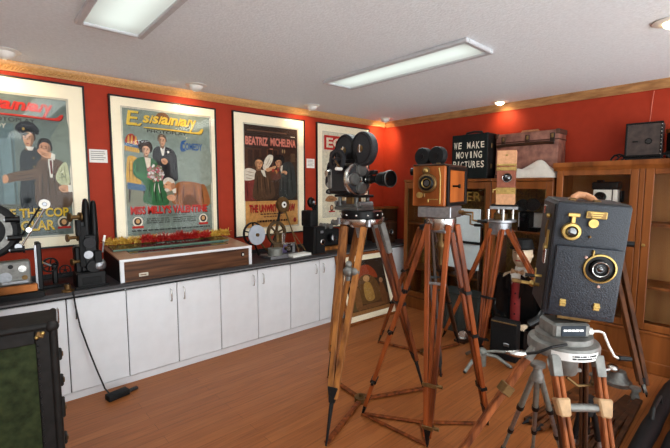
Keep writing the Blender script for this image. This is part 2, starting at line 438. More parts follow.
def poster(x0, x1, z0, z1, px0, px1, pz0, pz1, label, draw, tint):
    """outer frame and print rectangles are world X / Z"""
    w, h = x1-x0, z1-z0; t = thing('framed_poster', label, 'framed poster', ((x0+x1)/2, YL-.002, z0), group=None)
    cx = (x0+x1)/2; a, fw = w/2, .013
    f = MB()
    for sx in (-1, 1): f.span((sx*a, -.03, 0), (sx*(a-fw), 0, h), 'frame', bev=.002)
    f.span((-a+fw, -.03, 0), (a-fw, 0, fw), 'frame', bev=.002); f.span((-a+fw, -.03, h-fw), (a-fw, 0, h), 'frame', bev=.002)
    f.build('frame', t)
    q0, q1, r0, r1 = px0-cx, px1-cx, pz0-z0, pz1-z0
    m = MB(); yb = -.016
    m.span((-a+fw, yb, fw), (q0, -.004, h-fw), 'cream'); m.span((q1, yb, fw), (a-fw, -.004, h-fw), 'cream')
    m.span((q0, yb, fw), (q1, -.004, r0), 'cream'); m.span((q0, yb, r1), (q1, -.004, h-fw), 'cream')
    m.build('mat_board', t)
    e = MB(); g = .006
    for s_ in ((q0, q0+g, r0, r1), (q1-g, q1, r0, r1), (q0+g, q1-g, r0, r0+g), (q0+g, q1-g, r1-g, r1)):
        e.span((s_[0], yb+.002, s_[2]), (s_[1], -.006, s_[3]), flat((196, 186, 166)))
    e.build('bevel_line', t)
    A = Art(q0+.014, q1-.014, r0+.014, r1-.014, -.0085)
    A.m.span((q0, -.008, r0), (q1, -.003, r1), flat((214, 206, 186)))
    A.rect(0, 1, 0, 1, tint)
    draw(A); A.build(t)
    MB().span((-a+fw, -.024, fw), (a-fw, -.0215, h-fw), 'glass').build('glass', t, smooth=0)
    return t

def shade(c, k): return tuple(max(0, min(255, int(x*k))) for x in c)
class Sketch:
    """draws on an Art sheet through an affine map, so that figures can be set out on a paper grid"""
    def __init__(s, a, fx): s.a = a; s.f = fx
    def cv(s, pts, c): s.a.curve([s.f(*p) for p in pts], c); return s
    def pl(s, pts, c): s.a.poly([s.f(*p) for p in pts], c); return s
    def el(s, x, y, rx, ry, c, n=20, rot=0):
        s.a.poly([s.f(x+rx*math.cos(2*PI*k/n)*math.cos(rot)-ry*math.sin(2*PI*k/n)*math.sin(rot), y+rx*math.cos(2*PI*k/n)*math.sin(rot)+ry*math.sin(2*PI*k/n)*math.cos(rot)) for k in range(n)], c); return s
    def folds(s, lines, c, w=2.2):
        for (x0, y0), (x1, y1) in lines:
            dx, dy = x1-x0, y1-y0; L = math.hypot(dx, dy); nx, ny = -dy/L*w, dx/L*w
            s.cv([(x0, y0), ((x0+x1)/2+nx, (y0+y1)/2+ny), (x1, y1), ((x0+x1)/2-nx*.3, (y0+y1)/2-ny*.3)], c)
        return s
    def head(s, x, y, rx, ry, skin, hair, turn=0., tilt=0., style='short'):
        """oval face with hair mass, brows, eyes, nose, mouth and shaded side; turn -1 left .. 1 right"""
        ct, st = math.cos(tilt), math.sin(tilt)
        g = lambda u, v: (x+(u*ct-v*st)*rx, y+(u*st+v*ct)*ry)
        dk, lt = shade(skin, .70), shade(skin, 1.10)
        s.pl([g(-.45, .5), g(.45, .5), g(.55, 1.35), g(-.55, 1.35)], shade(skin, .66))
        if style != 'bald': s.cv([g(-1.05, .15), g(-1.12, -.45), g(-.75, -1.02), g(0, -1.20), g(.75, -1.02), g(1.12, -.45), g(1.05, .15), g(0, .3)], hair)
        s.cv([g(-.84, -.30), g(-.86, .15), g(-.62, .68), g(-.2, .98), g(.2, .98), g(.62, .68), g(.86, .15), g(.84, -.30), g(.45, -.66), g(-.45, -.66)], skin)
        sd = -1 if turn >= 0 else 1
        s.cv([g(sd*.84, -.30), g(sd*.86, .15), g(sd*.62, .68), g(sd*.2, .98), g(sd*.32, .5), g(sd*.42, 0), g(sd*.50, -.4)], dk)
        o = turn*.30
        s.cv([g(o-.4, -.5), g(o, -.58), g(o+.4, -.5), g(o, -.40)], lt)
        for d in (-.36, .34):
            s.cv([g(o+d-.19, -.20), g(o+d, -.28), g(o+d+.19, -.20), g(o+d, -.16)], shade(hair, .8) if sum(hair) < 330 else (110, 90, 76))
            s.cv([g(o+d-.15, -.04), g(o+d, -.10), g(o+d+.15, -.04), g(o+d, .02)], (58, 40, 34))
            s.cv([g(o+d-.16, .06), g(o+d, .11), g(o+d+.16, .06), g(o+d, .15)], dk)
        s.pl([g(o-.05, -.08), g(o+.06, -.08), g(o+turn*.2+.15, .34), g(o+turn*.2-.12, .36)], dk); s.cv([g(o+turn*.2-.10, .28), g(o+turn*.2+.02, .22), g(o+turn*.2+.12, .30), g(o+turn*.2, .36)], lt)
        s.cv([g(o-.26, .58), g(o, .53), g(o+.26, .58), g(o, .68)], (134, 62, 54)); s.cv([g(o-.2, .76), g(o, .73), g(o+.2, .76), g(o, .80)], dk)
        if style == 'parted': s.cv([g(-.95, -.25), g(-.7, -.92), g(.1, -1.16), g(.8, -.9), g(.9, -.35), g(.45, -.62), g(-.1, -.74), g(-.6, -.52)], hair); s.cv([g(-.5, -.85), g(.1, -1.02), g(.3, -.9), g(-.2, -.8)], shade(hair, 1.5))
        if style == 'bowl': s.cv([g(-1.1, .0), g(-1.05, -.8), g(-.2, -1.35), g(.7, -1.2), g(1.1, -.5), g(1.0, .1), g(.6, -.42), g(-.2, -.5), g(-.75, -.28)], hair)
        return s

def draw_cop(a):
    s = Sketch(a, lambda x, y: (.4026+.00293*x, 1.077-.002536*y+.0001*x))
    a.rect(0, 1, 0, 1, (100, 112, 106)); a.rect(.0, .52, .20, .80, (92, 112, 114)); s.pl([(0, 150), (34, 150), (34, 345), (0, 345)], (108, 130, 132)); s.pl([(30, 130), (36, 130), (36, 345), (30, 345)], (78, 92, 90))
    a.poly([(.0, .20), (1, .20), (1, .235), (0, .24)], (92, 96, 86)); a.curve([(.75, .55), (.9, .8), (1., .86), (1., .5)], (114, 124, 112))
    banner(a, .02, .965, .845, .975, (196, 50, 42), (96, 34, 30))
    a.text('PHOTOPLAY', .285, .708, .812, .842, (40, 42, 42), 0, .012); a.text('COMEDY', .20, .462, .765, .797, (214, 204, 182), .1, .01)
    coat = (34, 40, 44); br = (88, 68, 54); sk = (196, 144, 108)
    # officer
    s.cv([(50, 345), (50, 260), (52, 205), (62, 184), (84, 174), (106, 178), (128, 196), (136, 345)], coat)
    s.folds([((62, 200), (66, 320)), ((90, 190), (92, 330)), ((56, 220), (54, 300))], shade(coat, .6)); s.folds([((74, 195), (78, 300)), ((104, 190), (108, 260))], shade(coat, 1.6))
    for k in range(4): s.el(92, 205+24*k, 2.4, 2.4, (150, 124, 70), 10)
    s.head(81, 150, 18, 25, sk, (50, 36, 30), -.5, .06, 'parted')
    s.pl([(70, 172), (96, 174), (90, 184), (78, 184)], (214, 208, 194))
    s.cv([(46, 128), (50, 112), (72, 103), (98, 108), (113, 124), (112, 133), (80, 124)], (44, 48, 54)); s.cv([(52, 127), (80, 120), (110, 130), (108, 140), (80, 131), (56, 137)], (22, 24, 28)); s.cv([(54, 137), (66, 134), (84, 135), (70, 143)], (14, 15, 18)); s.el(68, 124, 4, 4, (176, 146, 76), 10); s.folds([((60, 112), (100, 114))], (74, 78, 84))
    # man in brown leaning on the officer
    s.cv([(96, 345), (96, 250), (104, 215), (128, 205), (160, 208), (186, 222), (198, 260), (202, 345)], br)
    s.cv([(8, 252), (40, 242), (80, 238), (112, 226), (120, 250), (84, 266), (40, 268), (12, 272)], shade(br, 1.12)); s.folds([((24, 256), (100, 248)), ((40, 264), (96, 258))], shade(br, .66))
    s.folds([((118, 230), (112, 330)), ((150, 225), (156, 335)), ((186, 240), (190, 330)), ((132, 240), (136, 320))], shade(br, .62), 3); s.folds([((166, 220), (174, 300)), ((108, 240), (104, 310))], shade(br, 1.35))
    s.pl([(134, 208), (152, 208), (147, 262), (139, 262)], (206, 200, 186)); s.pl([(140, 212), (147, 212), (148, 250), (142, 252)], (96, 36, 32))
    s.head(128, 178, 20, 25, (190, 134, 100), (26, 22, 20), -.5, .12, 'parted'); s.cv([(104, 184), (116, 178), (134, 186), (150, 192), (152, 204), (134, 206), (116, 198)], (204, 150, 114)); s.folds([((112, 186), (140, 196)), ((114, 192), (138, 200))], (150, 100, 74)); s.pl([(148, 190), (160, 196), (156, 212), (144, 206)], (216, 210, 196))
    s.cv([(0, 254), (10, 250), (16, 262), (10, 272), (0, 272)], sk)
    s.cv([(156, 262), (172, 230), (192, 218), (200, 250), (198, 284), (172, 284)], (178, 180, 142)); s.folds([((170, 240), (192, 270)), ((178, 230), (176, 276)), ((164, 264), (194, 256)), ((186, 226), (190, 280))], (118, 124, 96)); s.folds([((172, 250), (184, 240))], (222, 220, 190))
    s.cv([(164, 290), (180, 284), (198, 290), (196, 304), (178, 306), (168, 300)], (206, 152, 116)); s.folds([((168, 294), (186, 298)), ((170, 299), (186, 302))], (140, 94, 70)); s.pl([(194, 284), (208, 286), (208, 306), (194, 306)], (220, 214, 200))
    for d, c in ((.006, (52, 52, 40)), (0, (214, 178, 50))):
        a.text('E THE COP', .44+d, .962+d, .138-d, .205-d, c, 0, .03); a.text('BURGLAR', .298+d, .826+d, .04-d, .116-d, c, 0, .03)
    a.ell(.912, .092, .062, .046, (206, 198, 178)); a.ell(.912, .092, .046, .034, (56, 48, 42)); a.ell(.912, .096, .024, .02, (196, 150, 102)); a.rect(.85, .975, .046, .062, (168, 40, 34))
    a.text('MFG. CO. CHICAGO', .52, .90, .010, .026, (36, 36, 36)); a.lines(.05, .5, .008, .028, 1, (60, 62, 60))

def draw_valentine(a):
    s = Sketch(a, lambda x, y: (-.060+.0034*x-.00008*(y-155), 1.083-.00247*y-.0002*(x-137)))
    a.rect(0, 1, .36, 1, (128, 140, 130)); a.rect(0, 1, .225, .42, (122, 122, 100)); a.rect(0, 1, 0, .235, (118, 130, 120)); a.curve([(.55, .60), (.75, .72), (1., .70), (1., .42), (.7, .42)], (136, 146, 134))
    s.cv([(118, 62), (124, 42), (146, 34), (162, 44), (164, 64), (140, 74)], (112, 78, 56))
    banner(a, .035, .915, .845, .985, (222, 186, 72), (74, 62, 38))
    a.text('PHOTOPLAY', .25, .705, .826, .850, (40, 42, 40), 0, .012)
    a.text('COMEDY', .64, .895, .705, .765, (40, 84, 140), .0, .03); a.curve([(.62, .715), (.64, .775), (.70, .785), (.655, .755), (.655, .72), (.69, .70), (.64, .69)], (40, 84, 140))
    # lampshade with fringe, chair
    s.cv([(22, 150), (28, 128), (42, 120), (56, 130), (64, 152), (42, 156)], (160, 56, 42))
    for x in (28, 38, 50): s.cv([(x, 152), (x+3, 128), (x+7, 128), (x+6, 152)], (206, 150, 70))
    s.pl([(20, 150), (66, 154), (66, 164), (20, 160)], (66, 96, 124)); s.pl([(20, 160), (66, 164), (64, 178), (20, 174)], (212, 176, 74))
    for x in range(22, 64, 6): s.pl([(x, 161), (x+2, 161), (x+2, 178), (x, 178)], (150, 60, 44))
    s.cv([(26, 282), (26, 208), (34, 190), (56, 194), (66, 214), (66, 282)], (206, 158, 62)); s.folds([((34, 200), (34, 276)), ((44, 196), (44, 276)), ((54, 200), (54, 276))], (126, 86, 34)); s.folds([((28, 236), (64, 238))], (126, 86, 34))
    s.pl([(26, 274), (84, 280), (88, 300), (26, 296)], (62, 96, 128)); s.pl([(30, 296), (36, 296), (34, 338), (29, 338)], (52, 36, 26)); s.pl([(74, 298), (81, 298), (84, 338), (78, 338)], (52, 36, 26))
    # man in black
    bk = (36, 34, 36)
    s.cv([(116, 262), (110, 220), (106, 176), (114, 154), (132, 146), (150, 146), (172, 152), (186, 172), (190, 220), (188, 254), (150, 262)], bk)
    s.folds([((118, 170), (120, 250)), ((176, 170), (180, 246)), ((150, 200), (152, 256))], (16, 15, 17), 3); s.folds([((166, 164), (168, 230)), ((128, 170), (130, 240))], (70, 66, 68))
    s.pl([(130, 146), (148, 146), (143, 176), (137, 176)], (222, 216, 204)); s.pl([(136, 150), (143, 150), (140, 156)], (30, 28, 30)); s.el(158, 162, 4, 4, (230, 224, 212), 10)
    s.cv([(134, 190), (146, 184), (156, 192), (150, 204), (138, 202)], (204, 150, 114)); s.folds([((138, 192), (150, 198))], (140, 92, 70)); s.head(138, 127, 13, 18, (208, 156, 120), (104, 84, 68), .1, 0, 'parted')
    # seated woman in green
    gr = (46, 96, 56)
    s.cv([(46, 250), (44, 214), (56, 196), (78, 188), (104, 190), (122, 204), (132, 236), (142, 280), (156, 338), (76, 336), (82, 290), (70, 268)], gr)
    s.folds([((96, 270), (92, 330)), ((112, 270), (116, 334)), ((128, 280), (138, 334)), ((56, 206), (58, 250)), ((118, 210), (124, 240))], shade(gr, .55), 3); s.folds([((104, 272), (104, 330)), ((120, 276), (128, 330)), ((52, 214), (50, 244))], shade(gr, 1.4), 2.5)
    s.pl([(80, 188), (100, 190), (97, 232), (88, 232)], (218, 202, 180)); s.cv([(54, 240), (80, 246), (104, 244), (102, 256), (76, 258), (56, 254)], shade(gr, 1.25)); s.cv([(98, 246), (108, 242), (112, 252), (102, 256)], (212, 160, 126))
    s.cv([(62, 164), (62, 146), (72, 136), (92, 134), (104, 144), (106, 162), (98, 172), (70, 174)], (44, 30, 26)); s.head(85, 165, 14, 18, (214, 164, 130), (44, 30, 26), .2, 0, 'parted'); s.cv([(68, 156), (74, 142), (90, 139), (102, 150), (100, 158), (86, 150)], (56, 38, 30))
    rnd = random.Random(4)
    for k in range(90):
        r_, t_ = math.sqrt(rnd.random()), rnd.random()*2*PI
        s.el(115+27*r_*math.cos(t_), 238+29*r_*math.sin(t_), 4.6, 4.0, rnd.choice([(196, 180, 178), (176, 88, 96), (220, 214, 206), (140, 110, 90), (196, 128, 138), (120, 130, 96)]), 8)
    s.folds([((112, 268), (108, 300)), ((122, 268), (128, 304))], (216, 206, 196))
    # kneeling man in brown
    bw = (146, 88, 44)
    s.cv([(176, 336), (176, 300), (180, 272), (196, 258), (232, 254), (268, 258), (292, 268), (300, 336)], bw)
    s.folds([((190, 270), (186, 330)), ((212, 264), (206, 330)), ((246, 262), (256, 330)), ((276, 270), (284, 330))], shade(bw, .60), 4); s.folds([((202, 264), (240, 258)), ((228, 280), (226, 330)), ((262, 266), (268, 310))], shade(bw, 1.3), 3)
    s.cv([(206, 336), (222, 300), (250, 310), (262, 336)], shade(bw, .72))
    s.el(158, 274, 17, 19, (206, 152, 114)); s.cv([(140, 272), (140, 256), (156, 247), (174, 254), (178, 268), (166, 264), (154, 260)], (206, 198, 184)); s.cv([(164, 270), (176, 264), (178, 284), (168, 286)], (170, 120, 88))
    s.el(149, 272, 3, 1.6, (52, 38, 32), 10); s.pl([(142, 272), (138, 282), (146, 282)], (176, 122, 90)); s.cv([(142, 288), (152, 284), (160, 290), (150, 296)], (196, 190, 178)); s.pl([(168, 288), (182, 280), (182, 298), (172, 298)], (220, 214, 202)); s.cv([(150, 312), (166, 304), (180, 310), (176, 324), (158, 324)], (204, 150, 114))
    for d, c in ((.006, (66, 30, 26)), (0, (196, 46, 36))):
        a.text("MISS MILLY'S VALENTINE", .035+d, .93+d, .172-d, .238-d, c, 0, .035)
    a.text('CAST OF CHARACTERS', .34, .66, .148, .160, (46, 48, 44)); a.lines(.20, .46, .09, .14, 3, (74, 78, 72)); a.lines(.50, .78, .09, .14, 3, (74, 78, 72))
    for u in (.105, .875):
        a.ell(u, .112, .055, .042, (222, 214, 196)); a.ell(u, .114, .04, .03, (56, 44, 40)); a.ell(u, .117, .022, .018, (200, 154, 106)); a.rect(u-.06, u+.06, .060, .078, (180, 42, 36))
    a.lines(.04, .96, .03, .05, 1, (56, 58, 56))

def draw_law(a):
    s = Sketch(a, lambda x, y: (.236+.0047*(x-74), .665-.00236*(y-159)+.00014*(x-74)))
    a.rect(0, 1, 0, .262, (200, 144, 80)); a.rect(0, 1, .262, 1, (50, 33, 26)); a.rect(.0, 1, .30, .62, (60, 40, 30)); a.rect(0, .30, .45, .78, (70, 44, 30)); a.rect(.40, .62, .52, .78, (84, 50, 30)); a.rect(.66, 1, .5, .79, (58, 38, 28)); a.rect(.86, .95, .66, .75, (86, 62, 40))
    a.rect(.42, .50, .58, .77, (44, 28, 22)); a.rect(.52, .60, .58, .77, (44, 28, 22)); a.rect(.06, .14, .60, .76, (50, 32, 24)); a.rect(.17, .26, .60, .76, (50, 32, 24))
    for u in (.70, .74): a.ell(u, .765, .012, .02, (150, 120, 80))
    for d, c in ((.008, (90, 40, 36)), (0, (206, 122, 104))):
        a.text('BEATRIZ', .02+d, .42+d, .808-d, .888-d, c, 0, .03); a.text('MICHELENA', .47+d, .965+d, .812-d, .892-d, c, 0, .03)
    a.lines(.05, .80, .935, .960, 1, (110, 76, 56)); a.rect(.86, .95, .915, .922, (222, 212, 192)); a.rect(.45, .51, .775, .785, (196, 120, 96))
    # red cloth, white pillow
    s.cv([(14, 320), (14, 244), (40, 236), (80, 244), (96, 280), (96, 320)], (116, 44, 36)); s.folds([((30, 250), (34, 316)), ((56, 250), (64, 316)), ((80, 262), (84, 316))], (70, 26, 24), 3)
    s.cv([(14, 236), (16, 206), (34, 192), (58, 198), (70, 214), (64, 234), (40, 242)], (206, 194, 176)); s.folds([((22, 214), (58, 226)), ((30, 204), (60, 212)), ((26, 230), (54, 236))], (150, 132, 114))
    # man on the left, with a raised white sleeve
    br = (78, 54, 36)
    s.cv([(92, 192), (100, 158), (116, 138), (132, 142), (130, 164), (114, 192), (104, 206)], (214, 202, 182)); s.folds([((102, 186), (120, 150)), ((112, 186), (126, 158))], (160, 140, 116))
    s.cv([(56, 320), (58, 250), (62, 212), (76, 200), (104, 204), (124, 226), (134, 262), (134, 320)], br); s.folds([((70, 220), (72, 310)), ((96, 214), (104, 300)), ((118, 236), (122, 310))], shade(br, .5), 3); s.folds([((84, 214), (88, 300)), ((110, 226), (114, 280))], shade(br, 1.5)); s.pl([(82, 200), (98, 202), (104, 232), (94, 226)], (214, 204, 186))
    s.head(76, 173, 17, 22, (204, 146, 104), (48, 34, 26), .6, .05, 'parted')
    s.cv([(104, 196), (124, 190), (140, 184), (144, 192), (126, 204), (108, 208)], (200, 146, 106))
    # man on the right
    dk = (50, 52, 50)
    s.cv([(160, 322), (158, 250), (162, 204), (172, 178), (196, 166), (214, 178), (224, 214), (226, 322)], dk); s.folds([((176, 190), (172, 310)), ((206, 180), (214, 310)), ((190, 220), (192, 316))], shade(dk, .5), 3); s.folds([((198, 180), (202, 300)), ((168, 220), (166, 300))], shade(dk, 1.45))
    s.pl([(160, 188), (172, 182), (170, 208), (164, 212)], (206, 196, 178)); s.head(155, 170, 15, 20, (192, 134, 96), (22, 19, 18), -.8, -.05, 'bowl'); s.cv([(134, 166), (138, 146), (154, 136), (174, 142), (180, 162), (172, 176), (166, 158), (150, 152)], (22, 19, 18))
    s.cv([(164, 214), (176, 206), (190, 212), (186, 224), (170, 224)], (204, 150, 110)); s.folds([((168, 214), (184, 218))], (136, 90, 62)); s.cv([(150, 222), (166, 216), (186, 224), (180, 236), (158, 236)], shade(dk, 1.2))
    for x, y, c in ((132, 204, (150, 52, 40)), (144, 210, (176, 120, 60)), (152, 202, (130, 44, 38)), (138, 214, (96, 60, 40))): s.el(x, y, 6, 8, c, 12)
    s.cv([(126, 222), (160, 218), (162, 240), (128, 244)], (94, 52, 38))
    for d, c in ((.008, (106, 50, 30)), (0, (178, 38, 30))):
        a.text('THE UNWRITTEN LAW', .06+d, .93+d, .152-d, .228-d, c, 0, .03)
    a.lines(.26, .72, .118, .142, 1, (84, 52, 34)); a.lines(.32, .66, .092, .114, 1, (110, 70, 44)); a.lines(.20, .80, .04, .078, 1, (70, 44, 30)); a.ell(.93, .055, .03, .025, (150, 40, 32))

def draw_red(a):
    s = Sketch(a, lambda x, y: (x/200., 1-y/285.))
    a.rect(0, 1, 0, 1, (216, 206, 182)); a.rect(.03, .97, .80, .97, (186, 42, 36)); a.text('EO', .08, .50, .825, .945, (222, 210, 184), 0, .03)
    s.cv([(14, 180), (16, 130), (22, 104), (38, 94), (56, 96), (68, 112), (72, 150), (70, 190)], (38, 34, 36)); s.folds([((26, 110), (24, 180)), ((58, 108), (62, 180))], (16, 15, 16), 3); s.folds([((34, 104), (34, 180))], (70, 64, 66)); s.pl([(38, 94), (52, 94), (46, 128)], (222, 216, 202)); s.head(44, 80, 12, 16, (206, 154, 118), (40, 30, 26), .3, 0, 'parted')
    s.cv([(84, 186), (88, 134), (98, 112), (118, 108), (136, 118), (146, 150), (148, 186)], (106, 72, 46)); s.folds([((100, 124), (98, 180)), ((132, 124), (138, 180))], (60, 38, 24), 3); s.head(114, 94, 11, 15, (206, 154, 118), (66, 42, 30), -.3, 0, 'parted')
    s.cv([(12, 202), (18, 192), (36, 190), (48, 198), (40, 208), (20, 208)], (28, 26, 26)); s.el(26, 199, 5, 4, (90, 84, 80), 10)
    s.cv([(10, 228), (26, 214), (50, 216), (66, 226), (50, 234), (20, 234)], (168, 118, 78)); s.folds([((20, 224), (56, 226))], (110, 74, 48)); s.pl([(72, 234), (92, 202), (112, 200), (100, 234)], (200, 168, 124)); s.pl([(78, 208), (100, 190), (112, 204)], (140, 92, 58)); s.folds([((86, 214), (84, 232)), ((98, 208), (94, 232))], (140, 104, 70))
    a.ell(.20, .10, .045, .04, (96, 50, 40)); a.ell(.20, .105, .026, .024, (200, 154, 116)); a.rect(.13, .28, .05, .066, (180, 38, 34)); a.lines(.38, .92, .085, .12, 1, (60, 40, 34)); a.lines(.38, .92, .04, .08, 2, (96, 76, 60))

poster(-.245, .727, 1.06, 2.375, -.13, .612, 1.15, 2.255,
       'leftmost framed poster, two men above yellow lettering on blue-grey, cut by the left edge', draw_cop, (116, 130, 126))
poster(.903, 1.877, 1.075, 2.343, .995, 1.825, 1.088+.005, 2.258,
       'framed poster with woman in green dress, standing man in black and kneeling man in brown', draw_valentine, (134, 146, 138))
poster(2.062, 3.018, 1.002, 2.352, 2.187, 2.928, 1.082, 2.243,
       'framed dark brown poster with pink heading and orange lower band', draw_law, (70, 46, 34))
poster(3.205, 4.160, 1.02, 2.355, 3.303, 4.075, 1.155, 2.255,
       'framed cream poster with red block heading, partly hidden behind the tall twin-magazine camera', draw_red, (222, 212, 188))
def wall_card(x0, x1, z0, z1, label):
    m = MB(); m.span((x0, YL-.004, z0), (x1, YL, z1), 'paper')
    rnd = random.Random(int(x0*10)); h = z1-z0
    for i in range(5):
        z = z1-h*(.16+.15*i); m.span((x0+.012, YL-.0046, z-.0032), (x1-.012-rnd.random()*.03, YL-.004, z+.0032), flat((150, 146, 140)))
    tag(m.build('caption_card'), label, 'caption card')
wall_card(.742, .879, 1.757, 1.868, 'small white caption card between the leftmost poster and the green dress poster')
wall_card(3.062, 3.186, 1.785, 1.898, 'small white caption card between the brown poster and the cream poster')

# ------------------------------------------------------------------ white base cabinets and worktop
YC = 3.33
def handle(parent, x, z, y):
    m = MB(); m.tube([(x, y, z-.05), (x, y-.022, z-.046), (x, y-.026, z-.03), (x, y-.026, z+.03), (x, y-.022, z+.046), (x, y, z+.05)], .0052, 'chrome', 8)
    return m.build('handle', parent)
def cabinet(x0, x1, label, doors=2, black=False):
    t = thing('base_cabinet', label, 'cabinet', ((x0+x1)/2, YC, 0), group='white base cabinets under the worktop')
    w = (x1-x0)/2; b = MB()
    b.span((-w, .02, .055), (w, .545, .768), 'white'); b.span((-w, .012, 0), (w, .53, .055), 'white', bev=.002)
    b.span((-w+.004, .012, .75), (w-.004, .022, .768), 'gap'); b.span((-w+.002, .014, .058), (w-.002, .021, .75), 'gap')
    b.build('body', t)
    n = doors; dw = 2*w/n
    for k in range(n):
        a = -w+k*dw+.0035; e = a+dw-.007
        o = MB().span((a, -.004, .064), (e, .014, .752), 'white', bev=.0025).build('door', t)
        left = (k == 1)
        hx = (a+.05) if left else (e-.05)
        if black:
            MB().span((hx-.01, -.026, .60), (hx+.008, -.006, .70), 'blackmat', bev=.004).build('handle', o)
        else: handle(o, hx, .655, -.004)
    return t
cabinet(-.73, .05, 'white two-door base cabinet behind the green trunk')
cabinet(.05, .83, 'white two-door base cabinet with the black cable hanging before it')
cabinet(.83, 1.61, 'white two-door base cabinet below the wood-grain display case')
cabinet(1.61, 2.39, 'white two-door base cabinet below the old projector with big wheels')
cabinet(2.39, 3.17, 'white two-door base cabinet beside the tall tripod at the far end')
cabinet(3.17, 3.95, 'white two-door base cabinet behind the leaning framed picture')
cabinet(3.95, 4.47, 'narrow white base cabinet in the far corner', 1)
m = MB(); m.span((-.75, YC-.03, .77), (XB-.002, YL-.003, .81), 'counter', bev=.004)
m.span((-.75, YC-.0315, .774), (XB-.002, YC-.029, .785), flat((120, 120, 122)))
tag(m.build('worktop'), 'long charcoal worktop on the white cabinets along the poster wall', 'worktop')
struct(MB().span((-.75, YL-.018, .811), (XB-.002, YL-.002, .85), 'counter', bev=.003).build('trim_3'))
CT = .81

# display case with a glass slab top and tinsel
t = thing('display_case', 'low wood-grain display case with white edges on the worktop', 'display case', (1.375, 3.345, CT))
hw = .575; sl = .05/.52
def side(x0, x1, y0, y1, z0, z1, dz0, dz1, mt, mb):      # slab whose top follows the slope of the lid
    mb.prism([(y0, z0+dz0*y0), (y1, z0+dz0*y1), (y1, z1+dz1*y1), (y0, z1+dz1*y0)], x1-x0, mt, Matrix.Translation((x0, 0, 0)) @ Matrix(((0, 1, 0, 0), (1, 0, 0, 0), (0, 0, 1, 0), (0, 0, 0, 1))))
m = MB(); m.span((-hw+.03, .004, .0), (hw-.03, .02, .165), 'walnut'); m.build('front_panel', t)
m = MB(); side(-hw+.002, hw-.002, .02, .515, 0, .163, 0, sl, 'blackmat', m); m.build('body', t)
m = MB(); side(-hw, hw, .012, .52, .165, .178, sl, sl, 'lid', m); m.build('lid', t)
m = MB(); m.span((-hw, -.002, 0), (-hw+.03, .018, .166), 'white', bev=.002); m.span((hw-.03, -.002, 0), (hw, .018, .166), 'white', bev=.002); m.span((-hw-.002, -.004, .160), (hw+.002, .012, .181), 'white', bev=.002); m.build('white_edging', t)
m = MB(); side(-hw+.12, hw-.16, .16, .30, .178, .184, sl, sl, 'mirror', m); m.build('glass_slab', t)
m = MB(); side(-hw+.02, hw-.10, .27, .44, .186, .198, sl, sl, 'mirror', m); side(-hw+.02, hw-.10, .268, .2705, .184, .198, sl, sl, flat((96, 120, 106)), m); m.build('glass_slab', t)
m = MB(); m.span((.465, -.002, .085), (.495, .006, .125), 'black', bev=.003); m.span((.474, -.004, .095), (.486, -.001, .115), 'offwhite'); m.build('switch', t)
m = MB(); m.span((-.44, .001, .03), (-.37, .007, .058), flat((206, 198, 184)), bev=.002); m.span((-.43, .0002, .04), (-.385, .002, .048), flat((120, 90, 60))); m.build('name_plate', t)

def garland(name, x0, x1, y, z, r, m_, n, label, seed):
    rnd = random.Random(seed); g = MB()
    pts = [(x0+(x1-x0)*k/24, y+.012*math.sin(k*1.7), z+.01*math.sin(k*1.1)) for k in range(25)]
    g.tube(pts, .006, m_, 6)
    for k in range(n):
        f = rnd.random()*24; i = min(23, int(f)); p = Vector(pts[i]).lerp(Vector(pts[i+1]), f-i)
        d = Vector((rnd.gauss(0, .5), rnd.gauss(0, 1), rnd.gauss(0, 1))).normalized(); q = p+d*r*rnd.uniform(.6, 1.1)
        if q.z < z-.026: q.z = z-.026
        s_ = d.cross(Vector((rnd.random(), rnd.random(), rnd.random()))).normalized()*.0045
        g.face([p-s_, p+s_, q+s_*.4, q-s_*.4], m_)
    tag(g.build(name, smooth=0), label, 'tinsel')
ZT = CT+.198+.05+.022
garland('tinsel_garland', .80, 1.22, 3.79, ZT, .045, 'gold_tinsel', 700, 'gold tinsel on the left end of the display case', 1)
garland('tinsel_garland', 1.08, 1.72, 3.74, ZT+.004, .055, 'red_tinsel', 1100, 'red tinsel garland in the middle of the display case', 2)
garland('tinsel_garland', 1.60, 1.94, 3.79, ZT, .045, 'gold_tinsel', 600, 'gold tinsel on the right end of the display case', 3)

# ------------------------------------------------------------------ machines on the worktop
def wheel(m, c, axis, r, w, mt, spokes=5, rim=.18, hub=.22, seg=28):
    """spoked wheel about an axis through c"""
    q = Vector(axis).to_track_quat('Z', 'Y').to_matrix().to_4x4(); mx = Matrix.Translation(c) @ q
    i = r*(1-rim)
    m.lathe([(i, -w/2), (r, -w/2), (r, w/2), (i, w/2), (i, -w/2)], mt, c, axis, seg)
    m.lathe([(0, -w*.7), (r*hub, -w*.7), (r*hub, w*.7), (0, w*.7)], mt, c, axis, 14)
    for k in range(spokes):
        a = 2*PI*k/spokes+.3; d = q.to_3x3() @ Vector((math.cos(a), math.sin(a), 0))
        m.beam(Vector(c)+d*r*hub*.8, Vector(c)+d*(i+.002), Vector(axis), w*.7, r*.11, mt, bev=.001)
    return m

